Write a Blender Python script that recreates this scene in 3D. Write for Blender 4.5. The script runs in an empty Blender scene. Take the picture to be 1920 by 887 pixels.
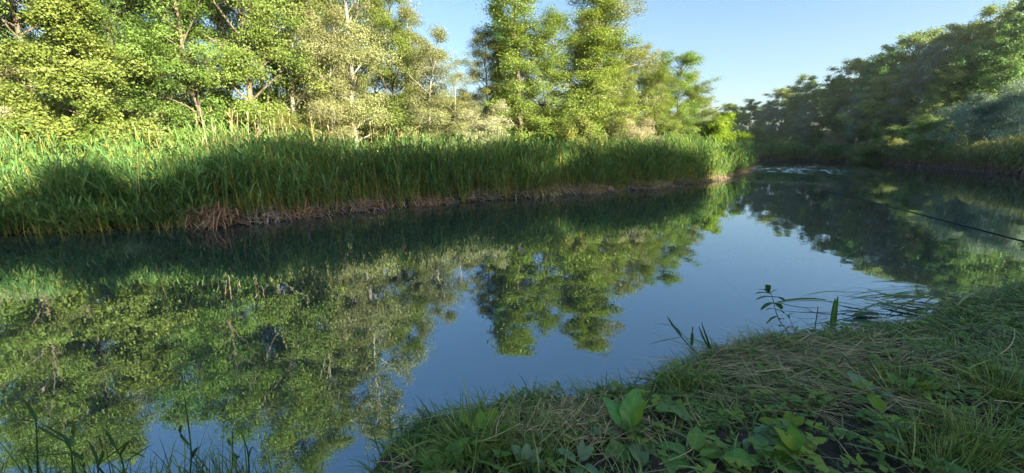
import bpy, math, random
import numpy as np
from mathutils import Vector

R = math.radians
scene = bpy.context.scene
COL = scene.collection

# ------------------------------------------------------------------ camera
CAM_H, PITCH, FPX = 1.8, 12.8, 740.0
cam_data = bpy.data.cameras.new('camera')
cam_data.sensor_width = 36.0
cam_data.lens = 36.0 * FPX / 1920.0
cam_data.clip_start, cam_data.clip_end = 0.05, 3000.0
cam = bpy.data.objects.new('camera', cam_data)
cam.location = (0, 0, CAM_H)
cam.rotation_euler = (R(90 - PITCH), 0, 0)
COL.objects.link(cam)
scene.camera = cam

# ------------------------------------------------------------------ sky, sun, exposure
SUN_AZ, SUN_EL = 131.0, 19.0          # azimuth clockwise from the view direction (+Y)
world = bpy.data.worlds.new('World')
scene.world = world
world.use_nodes = True
wn = world.node_tree
for n in list(wn.nodes):
    wn.nodes.remove(n)
w_out = wn.nodes.new('ShaderNodeOutputWorld')
w_bg = wn.nodes.new('ShaderNodeBackground')
w_sky = wn.nodes.new('ShaderNodeTexSky')
w_sky.sky_type = 'NISHITA'
w_sky.sun_disc = False
w_sky.sun_elevation = R(SUN_EL)
w_sky.sun_rotation = R(SUN_AZ)
w_sky.air_density = 1.0
w_sky.dust_density = 1.5
w_sky.ozone_density = 2.0
w_bg.inputs['Strength'].default_value = 0.068
w_gam = wn.nodes.new('ShaderNodeGamma'); w_gam.inputs['Gamma'].default_value = 0.75
w_hs = wn.nodes.new('ShaderNodeHueSaturation'); w_hs.inputs['Saturation'].default_value = 1.27
wn.links.new(w_sky.outputs[0], w_gam.inputs['Color']); wn.links.new(w_gam.outputs[0], w_hs.inputs['Color'])
wn.links.new(w_hs.outputs[0], w_bg.inputs['Color'])
wn.links.new(w_bg.outputs[0], w_out.inputs['Surface'])

sun_data = bpy.data.lights.new('sun', 'SUN')
sun_data.energy = 4.7
sun_data.angle = R(0.53)
sun_data.color = (1.0, 0.90, 0.70)
sun = bpy.data.objects.new('sun', sun_data)
sdir = Vector((math.sin(R(SUN_AZ)) * math.cos(R(SUN_EL)), math.cos(R(SUN_AZ)) * math.cos(R(SUN_EL)), math.sin(R(SUN_EL))))
sun.rotation_euler = sdir.to_track_quat('Z', 'Y').to_euler()
sun.location = (20, -20, 30)
COL.objects.link(sun)

scene.view_settings.view_transform = 'Standard'
scene.view_settings.look = 'None'
scene.view_settings.gamma = 1.0
scene.view_settings.use_curve_mapping = False
scene.view_settings.exposure = 2.55
scene.render.engine = 'CYCLES'
scene.cycles.max_bounces = 8
scene.cycles.diffuse_bounces = 5
scene.cycles.glossy_bounces = 3
scene.cycles.transmission_bounces = 3
scene.cycles.caustics_reflective = False
scene.cycles.caustics_refractive = False
scene.cycles.use_denoising = True
scene.cycles.use_adaptive_sampling = True
scene.cycles.adaptive_threshold = 0.02

# ------------------------------------------------------------------ picture <-> place
CP, SP = math.cos(R(PITCH)), math.sin(R(PITCH))


def ray(px, py):
    u = 443.5 - py
    return (px - 960.0, FPX * CP + u * SP, -FPX * SP + u * CP)


def on_z(px, py, z=0.0):
    dx, dy, dz = ray(px, py)
    t = (z - CAM_H) / dz
    return (dx * t, dy * t)


def at_dist(px, py, y):
    dx, dy, dz = ray(px, py)
    t = y / dy
    return Vector((dx * t, y, CAM_H + dz * t))


def base_at(px, y):
    return px_lat(px) * y


def px_lat(px):
    return (px - 960.0) / 759.0


def top_h(py, y):
    dx, dy, dz = ray(960, py)
    return CAM_H + dz / dy * y


# ------------------------------------------------------------------ the river's outline
left_bank = [on_z(*p) for p in [(-900, 520), (-400, 468), (-60, 446), (0, 440), (80, 436), (150, 437), (230, 430), (300, 428),
             (360, 426), (420, 422), (480, 419), (560, 409), (630, 402), (700, 394), (780, 386), (850, 381), (930, 375), (1000, 371),
             (1050, 366), (1100, 362), (1170, 358), (1250, 352), (1310, 345), (1350, 338), (1390, 327), (1412, 317)]]
tip = left_bank[-1]
far = [(tip[0] + 0.3, tip[1] + 7), (tip[0] - 3, tip[1] + 13), (tip[0] - 20, tip[1] + 16), (tip[0] - 45, tip[1] + 17),
       (tip[0] - 45, tip[1] + 30), (tip[0] - 18, tip[1] + 29)]
right_bank = [on_z(*p) for p in [(1436, 302.5), (1470, 303), (1520, 303.5), (1580, 305), (1640, 308), (1700, 312), (1760, 316), (1810, 321),
              (1860, 325), (1920, 330)]]
cove = [(39, 22), (41, 14), (38, 7.5), (30, 6.6), (20, 6.4), (12, 6.1)]
near_bank = [on_z(*p) for p in [(1990, 525), (1920, 548), (1850, 566), (1790, 592), (1720, 622), (1640, 642), (1560, 644), (1480, 650),
             (1400, 662), (1320, 684), (1270, 706), (1230, 735), (1160, 757), (1080, 764), (1000, 768), (930, 782), (870, 800), (800, 818),
             (745, 842), (715, 870), (690, 905)]]
near_bank += [(-0.75, 1.52), (-1.4, 1.42), (-2.4, 1.5), (-4, 1.2), (-8, 0.0), (-20, -4.0)]
RIVER = np.array(left_bank + far + right_bank + cove + near_bank)


def river_sd(x, y):
    """distance to the river's edge, negative in the water"""
    x = np.asarray(x, float); y = np.asarray(y, float)
    d = np.full(x.shape, 1e9); inside = np.zeros(x.shape, bool)
    n = len(RIVER)
    for i in range(n):
        ax, ay = RIVER[i]; bx, by = RIVER[(i + 1) % n]
        ex, ey = bx - ax, by - ay
        t = np.clip(((x - ax) * ex + (y - ay) * ey) / (ex * ex + ey * ey + 1e-12), 0, 1)
        d = np.minimum(d, (x - ax - t * ex) ** 2 + (y - ay - t * ey) ** 2)
        c = ((ay > y) != (by > y)) & (x < ex * (y - ay) / (ey if abs(ey) > 1e-12 else 1e-12) + ax)
        inside ^= c
    d = np.sqrt(d)
    return np.where(inside, -d, d)


def smooth(a, b, x):
    t = np.clip((x - a) / (b - a), 0, 1)
    return t * t * (3 - 2 * t)


def bumps(x, y):
    return (np.sin(x * 5.1 + 1.3 * np.sin(y * 3.7)) * np.cos(y * 4.3 + 1.1 * np.sin(x * 2.9)) * 0.5
            + np.sin(x * 11.7 + y * 7.1 + 2 * np.sin(y * 6.0)) * 0.25 + np.sin(x * 2.1 - y * 1.7) * 0.6)


def ground_z(x, y):
    x = np.asarray(x, float); y = np.asarray(y, float)
    d = river_sd(x, y)
    near = (1 - smooth(6.0, 9.0, y)) * smooth(-14, -10, x * 0 + 0 - np.abs(x) * 0.4)
    near = 1 - smooth(6.0, 9.0, y + 0 * x)
    lf = (x < 25) & (y > 6.5)
    hn = 0.02 + 0.15 * smooth(-0.02, 0.10, d) + 0.13 * smooth(0.1, 1.2, d) + 0.25 * smooth(1.5, 9, d) + 0.034 * bumps(x, y) * smooth(0, 0.3, d)
    hl = 0.0 + 0.14 * smooth(0.0, 0.5, d) + 0.25 * smooth(0.5, 6, d) + 0.3 * smooth(8, 30, d) + 0.02 * bumps(x, y)
    hr = 0.0 + 0.35 * smooth(0.0, 0.8, d) + 0.5 * smooth(0.8, 6, d) + 0.6 * smooth(6, 30, d) + 0.02 * bumps(x, y)
    out = np.where(lf, hl, hr)
    out = near * hn + (1 - near) * out
    return np.where(d > 0, out, np.maximum(-0.7, d * 0.9))


def gz(x, y):
    return float(ground_z(np.array([x]), np.array([y]))[0])


# ------------------------------------------------------------------ materials
def new_mat(name):
    m = bpy.data.materials.new(name)
    m.use_nodes = True
    nt = m.node_tree
    for n in list(nt.nodes):
        nt.nodes.remove(n)
    out = nt.nodes.new('ShaderNodeOutputMaterial')
    return m, nt, out


def ramp(nt, stops):
    r = nt.nodes.new('ShaderNodeValToRGB')
    e = r.color_ramp.elements
    while len(e) < len(stops):
        e.new(0.5)
    for k, (p, c) in enumerate(stops):
        e[k].position = p
        e[k].color = (*c, 1)
    return r


def leaf_mat(name, cols, trans=0.35, tint=(1.25, 1.15, 0.45), rough=0.5, spec=0.3, vary=0.12, hue=0.02):
    """leaf colours picked by the per-leaf random value, a little different on every plant"""
    m, nt, out = new_mat(name)
    at = nt.nodes.new('ShaderNodeAttribute'); at.attribute_name = 'rnd'
    n = len(cols)
    rp = ramp(nt, [(i / max(1, n - 1), c) for i, c in enumerate(cols)])
    nt.links.new(at.outputs['Fac'], rp.inputs[0])
    oi = nt.nodes.new('ShaderNodeObjectInfo')
    hs = nt.nodes.new('ShaderNodeHueSaturation')
    mv = nt.nodes.new('ShaderNodeMapRange'); mv.inputs[3].default_value = 1 - vary; mv.inputs[4].default_value = 1 + vary
    mh = nt.nodes.new('ShaderNodeMapRange'); mh.inputs[3].default_value = 0.5 - hue; mh.inputs[4].default_value = 0.5 + hue
    ad = nt.nodes.new('ShaderNodeMath'); ad.operation = 'MULTIPLY'; ad.inputs[1].default_value = 7.31
    fr = nt.nodes.new('ShaderNodeMath'); fr.operation = 'FRACT'
    nt.links.new(oi.outputs['Random'], mv.inputs[0])
    nt.links.new(oi.outputs['Random'], ad.inputs[0]); nt.links.new(ad.outputs[0], fr.inputs[0]); nt.links.new(fr.outputs[0], mh.inputs[0])
    nt.links.new(mh.outputs[0], hs.inputs['Hue']); nt.links.new(mv.outputs[0], hs.inputs['Value'])
    nt.links.new(rp.outputs[0], hs.inputs['Color'])
    pb = nt.nodes.new('ShaderNodeBsdfPrincipled')
    pb.inputs['Roughness'].default_value = rough
    pb.inputs['Specular IOR Level'].default_value = spec
    nt.links.new(hs.outputs[0], pb.inputs['Base Color'])
    if trans > 0:
        tr = nt.nodes.new('ShaderNodeBsdfTranslucent')
        mu = nt.nodes.new('ShaderNodeMix'); mu.data_type = 'RGBA'; mu.blend_type = 'MULTIPLY'; mu.inputs[0].default_value = 1
        mu.inputs[7].default_value = (*tint, 1)
        nt.links.new(hs.outputs[0], mu.inputs[6]); nt.links.new(mu.outputs[2], tr.inputs['Color'])
        mx = nt.nodes.new('ShaderNodeMixShader'); mx.inputs[0].default_value = trans
        nt.links.new(pb.outputs[0], mx.inputs[1]); nt.links.new(tr.outputs[0], mx.inputs[2])
        nt.links.new(mx.outputs[0], out.inputs['Surface'])
    else:
        nt.links.new(pb.outputs[0], out.inputs['Surface'])
    return m


def bark_mat(name, c1, c2, scale=8):
    m, nt, out = new_mat(name)
    tc = nt.nodes.new('ShaderNodeTexCoord')
    mp = nt.nodes.new('ShaderNodeMapping'); mp.inputs['Scale'].default_value = (1, 1, 0.35)
    nz = nt.nodes.new('ShaderNodeTexNoise'); nz.inputs['Scale'].default_value = scale; nz.inputs['Detail'].default_value = 6
    rp = ramp(nt, [(0.35, c1), (0.65, c2)])
    pb = nt.nodes.new('ShaderNodeBsdfPrincipled'); pb.inputs['Roughness'].default_value = 0.85
    bp = nt.nodes.new('ShaderNodeBump'); bp.inputs['Strength'].default_value = 0.5; bp.inputs['Distance'].default_value = 0.02
    nt.links.new(tc.outputs['Object'], mp.inputs[0]); nt.links.new(mp.outputs[0], nz.inputs['Vector'])
    nt.links.new(nz.outputs[0], rp.inputs[0]); nt.links.new(rp.outputs[0], pb.inputs['Base Color'])
    nt.links.new(nz.outputs[0], bp.inputs['Height']); nt.links.new(bp.outputs[0], pb.inputs['Normal'])
    nt.links.new(pb.outputs[0], out.inputs['Surface'])
    return m


def plain_mat(name, col, rough=0.5, metal=0.0, spec=0.5):
    m, nt, out = new_mat(name)
    tc = nt.nodes.new('ShaderNodeTexCoord')
    nz = nt.nodes.new('ShaderNodeTexNoise'); nz.inputs['Scale'].default_value = 40
    rp = ramp(nt, [(0.3, tuple(c * 0.85 for c in col)), (0.7, tuple(min(1, c * 1.15) for c in col))])
    pb = nt.nodes.new('ShaderNodeBsdfPrincipled')
    pb.inputs['Roughness'].default_value = rough; pb.inputs['Metallic'].default_value = metal
    pb.inputs['Specular IOR Level'].default_value = spec
    nt.links.new(tc.outputs['Object'], nz.inputs['Vector']); nt.links.new(nz.outputs[0], rp.inputs[0])
    nt.links.new(rp.outputs[0], pb.inputs['Base Color']); nt.links.new(pb.outputs[0], out.inputs['Surface'])
    return m


M = {}
M['yellow_leaf'] = leaf_mat('yellow_green_leaf', [(0.105, 0.170, 0.032), (0.180, 0.261, 0.050), (0.257, 0.328, 0.080)], 0.4)
M['green_leaf'] = leaf_mat('fresh_green_leaf', [(0.101, 0.141, 0.035), (0.173, 0.211, 0.053), (0.259, 0.270, 0.070)], 0.38)
M['silver_leaf'] = leaf_mat('silvery_leaf', [(.16, .19, .06), (.24, .26, .10), (.36, .37, .19)], 0.3, tint=(1.1, 1.1, .6))
M['dark_leaf'] = leaf_mat('dark_green_leaf', [(0.079, 0.162, 0.052), (0.133, 0.250, 0.078), (0.239, 0.349, 0.105)], 0.3)
M['pale_leaf'] = leaf_mat('pale_grey_leaf', [(.26, .26, .14), (.36, .35, .20), (.48, .45, .28)], 0.25, tint=(1.1, 1.1, .7))
M['gold_leaf'] = leaf_mat('golden_leaf', [(0.150, 0.220, 0.013), (0.225, 0.310, 0.017), (0.286, 0.370, 0.033)], 0.4)
M['grey_leaf'] = leaf_mat('blue_grey_leaf', [(.14, .20, .13), (.23, .31, .205), (.35, .43, .31)], 0.25, tint=(1, 1.05, .8))
M['far_leaf'] = leaf_mat('shaded_wood_leaf', [(.125, .21, .072), (.22, .31, .10), (.36, .42, .16)], 0.35)
M['brown_bark'] = bark_mat('brown_bark', (.09, .068, .045), (.19, .15, .10))
M['white_bark'] = bark_mat('pale_bark', (.15, .135, .105), (.34, .315, .26), 5)
M['reed'] = leaf_mat('reed_green', [(0.062, 0.140, 0.043), (0.106, 0.223, 0.060), (0.168, 0.298, 0.084), (0.280, 0.372, 0.126)], 0.3, tint=(1.2, 1.2, .5), vary=0.02, hue=0.004)
M['reed_stem'] = leaf_mat('reed_stem', [(0.176, 0.227, 0.040), (0.351, 0.333, 0.066), (0.624, 0.438, 0.119)], 0.15, vary=0.02)  # stem yellow, pushed brighter to stand in for sun on the reed bases
M['straw'] = leaf_mat('dry_straw', [(0.141, 0.101, 0.053), (0.298, 0.216, 0.114), (0.483, 0.359, 0.184), (0.639, 0.504, 0.264)], 0.1, tint=(1.1, 1, .7), vary=0.03, hue=0.005)
M['grass'] = leaf_mat('bank_grass', [(0.033, 0.081, 0.016), (0.090, 0.175, 0.032), (0.180, 0.263, 0.054), (0.390, 0.425, 0.135)], 0.3, vary=0.03, hue=0.005, rough=0.4, spec=0.4)
M['dry_grass'] = leaf_mat('dry_grass', [(0.115, 0.092, 0.040), (0.288, 0.234, 0.103), (0.547, 0.431, 0.206), (0.792, 0.640, 0.333)], 0.15, tint=(1.1, 1, .7), vary=0.03, hue=0.005)
M['broad_leaf'] = leaf_mat('broad_leaf', [(0.083, 0.205, 0.035), (0.132, 0.268, 0.047), (0.198, 0.347, 0.052)], 0.3, rough=0.42, spec=0.45)
M['bright_leaf'] = leaf_mat('bright_leaf', [(.14, .25, .02), (.20, .32, .03)], 0.35, rough=0.42)
M['greyish_leaf'] = leaf_mat('dull_leaf', [(0.143, 0.234, 0.110), (0.208, 0.299, 0.143)], 0.2, rough=0.5)
M['weed_leaf'] = leaf_mat('weed_leaf', [(0.044, 0.132, 0.036), (0.077, 0.176, 0.045)], 0.25)
M['flower'] = leaf_mat('white_flower', [(.45, .48, .36), (.6, .6, .5)], 0.2, tint=(1, 1, .9))
M['rod'] = plain_mat('dark_rod_lacquer', (.008, .012, .011), 0.5, 0, .15)
M['cork'] = plain_mat('cork_grip', (.35, .22, .12), 0.8)
M['metal'] = plain_mat('dull_metal', (.35, .35, .36), 0.4, 0.9)
M['line'] = plain_mat('fishing_line', (.30, .33, .28), 0.4)
M['fluff'] = plain_mat('white_fluff', (.55, .55, .5), 0.9)
M['twig'] = bark_mat('dry_twig', (.20, .16, .12), (.38, .33, .27), 20)


def ground_mat():
    m, nt, out = new_mat('bank_soil')
    tc = nt.nodes.new('ShaderNodeTexCoord')
    n1 = nt.nodes.new('ShaderNodeTexNoise'); n1.inputs['Scale'].default_value = 1.6; n1.inputs['Detail'].default_value = 8
    n2 = nt.nodes.new('ShaderNodeTexNoise'); n2.inputs['Scale'].default_value = 28; n2.inputs['Detail'].default_value = 8; n2.inputs['Roughness'].default_value = 0.7
    nt.links.new(tc.outputs['Object'], n1.inputs['Vector']); nt.links.new(tc.outputs['Object'], n2.inputs['Vector'])
    r1 = ramp(nt, [(0.35, (.022, .018, .014)), (0.5, (.045, .036, .028)), (0.7, (.075, .06, .046))])
    r2 = ramp(nt, [(0.3, (.55, .55, .55)), (0.75, (1.5, 1.45, 1.35))])
    mx = nt.nodes.new('ShaderNodeMix'); mx.data_type = 'RGBA'; mx.blend_type = 'MULTIPLY'; mx.inputs[0].default_value = 1
    nt.links.new(n1.outputs[0], r1.inputs[0]); nt.links.new(n2.outputs[0], r2.inputs[0])
    nt.links.new(r1.outputs[0], mx.inputs[6]); nt.links.new(r2.outputs[0], mx.inputs[7])
    pb = nt.nodes.new('ShaderNodeBsdfPrincipled'); pb.inputs['Roughness'].default_value = 0.8; pb.inputs['Specular IOR Level'].default_value = 0.3
    bp = nt.nodes.new('ShaderNodeBump'); bp.inputs['Strength'].default_value = 0.8; bp.inputs['Distance'].default_value = 0.03
    nt.links.new(n2.outputs[0], bp.inputs['Height']); nt.links.new(bp.outputs[0], pb.inputs['Normal'])
    nt.links.new(mx.outputs[2], pb.inputs['Base Color']); nt.links.new(pb.outputs[0], out.inputs['Surface'])
    return m


RIFFLE = on_z(1515, 319)


def water_mat():
    m, nt, out = new_mat('river_water')
    tc = nt.nodes.new('ShaderNodeTexCoord')
    pb = nt.nodes.new('ShaderNodeBsdfPrincipled')
    pb.inputs['Base Color'].default_value = (.020, .034, .034, 1)
    pb.inputs['Roughness'].default_value = 0.015
    pb.inputs['IOR'].default_value = 2.0
    # slow wide undulation
    n1 = nt.nodes.new('ShaderNodeTexNoise'); n1.inputs['Scale'].default_value = 1.7; n1.inputs['Detail'].default_value = 3
    b1 = nt.nodes.new('ShaderNodeBump'); b1.inputs['Strength'].default_value = 1.0; b1.inputs['Distance'].default_value = 0.0022
    nt.links.new(tc.outputs['Object'], n1.inputs['Vector'])
    nt.links.new(n1.outputs[0], b1.inputs['Height'])
    nt.links.new(b1.outputs[0], pb.inputs['Normal'])
    gl = nt.nodes.new('ShaderNodeBsdfGlossy'); gl.inputs['Roughness'].default_value = 0.012; gl.inputs['Color'].default_value = (.66, .87, 1.0, 1)
    mx = nt.nodes.new('ShaderNodeMixShader'); mx.inputs[0].default_value = 0.20
    nt.links.new(b1.outputs[0], gl.inputs['Normal'])
    nt.links.new(pb.outputs[0], mx.inputs[1]); nt.links.new(gl.outputs[0], mx.inputs[2])
    nt.links.new(mx.outputs[0], out.inputs['Surface'])
    return m


# ------------------------------------------------------------------ mesh building with arrays
class Geo:
    def __init__(self):
        self.v, self.f, self.r, self.n = [], [], [], 0

    def add(self, v, f, r):
        v = np.asarray(v, np.float32).reshape(-1, 3)
        self.v.append(v); self.f.append(np.asarray(f, np.int32).reshape(-1, 4) + self.n)
        r = np.asarray(r, np.float32)
        self.r.append(np.broadcast_to(r, (len(v),)) if r.ndim == 0 else r)
        self.n += len(v)
        return self

    def mesh(self, name, mat, smooth_faces=False):
        v = np.concatenate(self.v); f = np.concatenate(self.f); r = np.concatenate(self.r)
        me = bpy.data.meshes.new(name)
        me.vertices.add(len(v)); me.vertices.foreach_set('co', v.ravel())
        me.loops.add(f.size); me.loops.foreach_set('vertex_index', f.ravel())
        me.polygons.add(len(f)); me.polygons.foreach_set('loop_start', np.arange(0, f.size, 4, dtype=np.int32))
        if smooth_faces:
            me.polygons.foreach_set('use_smooth', np.ones(len(f), bool))
        a = me.attributes.new('rnd', 'FLOAT', 'POINT'); a.data.foreach_set('value', np.clip(r, 0, 1).astype(np.float32))
        me.update(); me.validate()
        me.materials.append(mat)
        return me


def unit(v):
    return v / (np.linalg.norm(v, axis=-1, keepdims=True) + 1e-9)


def ribbons(g, base, d0, length, width, droop, nseg, rnd, rng, profile='blade', side=None, curl=None, down=None):
    """N curved blades in one go"""
    base = np.asarray(base, float); N = len(base)
    d0 = unit(np.asarray(d0, float))
    length = np.broadcast_to(np.asarray(length, float), (N,)); width = np.broadcast_to(np.asarray(width, float), (N,))
    droop = np.broadcast_to(np.asarray(droop, float), (N,))
    t = np.linspace(0, 1, nseg + 1)
    if down is None:
        down = np.array([0, 0, -1.0])
    p = base[:, None] + d0[:, None] * (length[:, None] * t)[..., None] + down * ((droop * length)[:, None] * t ** 2)[..., None]
    if side is None:
        a = rng.uniform(0, 2 * np.pi, N)
        h = np.stack([np.cos(a), np.sin(a), np.zeros(N)], -1)
        side = np.cross(d0, h)
        flat = np.cross(d0, np.array([0, 0, 1.0])); ok = np.linalg.norm(flat, axis=1) > 0.25
        mixw = rng.uniform(0, 1, N)[:, None]
        side = unit(np.where(ok[:, None], unit(flat) * (1 - 0.5 * mixw) + side * 0.5 * mixw, side))
    if curl is not None:
        p = p + side[:, None] * ((np.broadcast_to(curl, (N,)) * length)[:, None] * t ** 2)[..., None]
    if profile == 'blade':
        wt = (1 - t) ** 0.7 * 0.93 + 0.02
    elif profile == 'leaf':
        wt = np.sin(np.pi * np.clip(t * 0.9 + 0.08, 0, 1)) ** 0.8 * (1 - 0.3 * t) + 0.02
    else:
        wt = 1 - 0.6 * t
    w = width[:, None] * wt * 0.5
    v = np.stack([p - side[:, None] * w[..., None], p + side[:, None] * w[..., None]], 2)   # N, nseg+1, 2, 3
    idx = np.arange(N * (nseg + 1) * 2).reshape(N, nseg + 1, 2)
    f = np.stack([idx[:, :-1, 0], idx[:, :-1, 1], idx[:, 1:, 1], idx[:, 1:, 0]], -1)
    rr = np.broadcast_to(np.asarray(rnd, float).reshape(-1, 1) if np.ndim(rnd) else np.full((N, 1), rnd), (N, (nseg + 1) * 2)).ravel()
    g.add(v.reshape(-1, 3), f.reshape(-1, 4), rr)
    return g


def leaf_cards(g, c, axis, normal, length, width, rnd):
    """N small kite-shaped leaves, folded a little along the midrib"""
    c = np.asarray(c, float); N = len(c)
    axis = unit(axis); s = unit(np.cross(normal, axis)); nn = np.cross(axis, s)
    L = np.broadcast_to(length, (N,))[:, None]; W = np.broadcast_to(width, (N,))[:, None]
    v = np.stack([c - axis * L * 0.5, c + s * W * 0.5 + axis * L * (-0.05) + nn * W * 0.12, c + axis * L * 0.5, c - s * W * 0.5 + axis * L * (-0.05) + nn * W * 0.12], 1)
    f = np.arange(N * 4).reshape(N, 4)
    g.add(v.reshape(-1, 3), f, np.repeat(np.broadcast_to(rnd, (N,)), 4))


def tube(g, pts, radii, sides=6, rnd=0.5):
    pts = np.asarray(pts, float); radii = np.asarray(radii, float); n = len(pts)
    tg = unit(np.gradient(pts, axis=0))
    ref = np.array([1.0, 0, 0]) if abs(tg[0][0]) < 0.8 else np.array([0, 1.0, 0])
    a = unit(np.cross(tg, ref)); b = np.cross(tg, a)
    th = np.linspace(0, 2 * np.pi, sides, endpoint=False)
    ring = a[:, None] * np.cos(th)[None, :, None] + b[:, None] * np.sin(th)[None, :, None]
    v = pts[:, None] + ring * radii[:, None, None]
    idx = np.arange(n * sides).reshape(n, sides); nx = np.roll(idx, -1, axis=1)
    f = np.stack([idx[:-1], nx[:-1], nx[1:], idx[1:]], -1)
    g.add(v.reshape(-1, 3), f.reshape(-1, 4), rnd)


def link(name, me, parent=None, loc=None):
    o = bpy.data.objects.new(name, me)
    COL.objects.link(o)
    if parent is not None:
        o.parent = parent
    if loc is not None:
        o.location = loc
    return o


def tag(o, label=None, cat=None, group=None, kind=None):
    if label: o['label'] = label
    if cat: o['category'] = cat
    if group: o['group'] = group
    if kind: o['kind'] = kind
    return o


# ------------------------------------------------------------------ ground and water
def build_ground():
    n = 460
    u = np.linspace(-1, 1, n)
    xs = 2.2 + 2.6 * np.sinh(6.0 * u); ys = 3.2 + 2.6 * np.sinh(6.0 * u)
    X, Y = np.meshgrid(xs, ys, indexing='ij')
    Z = ground_z(X, Y)
    idx = np.arange(n * n).reshape(n, n)
    f = np.stack([idx[:-1, :-1], idx[1:, :-1], idx[1:, 1:], idx[:-1, 1:]], -1)
    g = Geo().add(np.stack([X, Y, Z], -1), f, 0.5)
    o = link('ground', g.mesh('ground', ground_mat(), True))
    tag(o, 'dark earthy river banks under the plants', 'ground', kind='structure')
    # the river's surface: flat but for the riffle where the current breaks over the shallows
    cx, cy = RIFFLE
    wx = np.concatenate([[-90, -30], np.linspace(cx - 6, cx + 6, 200), [60, 90]])
    wy = np.concatenate([[-60, -20], np.linspace(cy - 7, cy + 7, 240), [70, 120]])
    X, Y = np.meshgrid(wx, wy, indexing='ij')
    rr = np.sqrt(((X - cx) / 5.9) ** 2 + ((Y - cy - .3 * (X - cx)) / 6.4) ** 2)
    env = np.clip(1 - rr, 0, 1) ** .7 * (.45 + .55 * np.clip(np.sin(X * 1.3 + np.sin(Y * .9)) * np.sin(Y * 1.1 + 1.4 * np.sin(X * .7)) + .55, 0, 1))
    wave = (np.sin(Y * 9.5 + 1.5 * np.sin(X * 3.1) + X * 2) + .8 * np.sin(Y * 14.3 - X * 5.2 + 2 * np.sin(X * 1.7)) + .6 * np.sin(X * 11 + Y * 6.3 + 1.3 * np.sin(Y * 2.3)))
    Z = .021 * env * wave
    n0, n1 = len(wx), len(wy)
    ii = np.arange(n0 * n1).reshape(n0, n1)
    w = Geo().add(np.stack([X, Y, Z], -1), np.stack([ii[:-1, :-1], ii[1:, :-1], ii[1:, 1:], ii[:-1, 1:]], -1), 0.5)
    o = link('water', w.mesh('water', water_mat(), True))
    tag(o, 'calm green brown river mirroring trees and sky', 'river', kind='structure')


build_ground()


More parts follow.
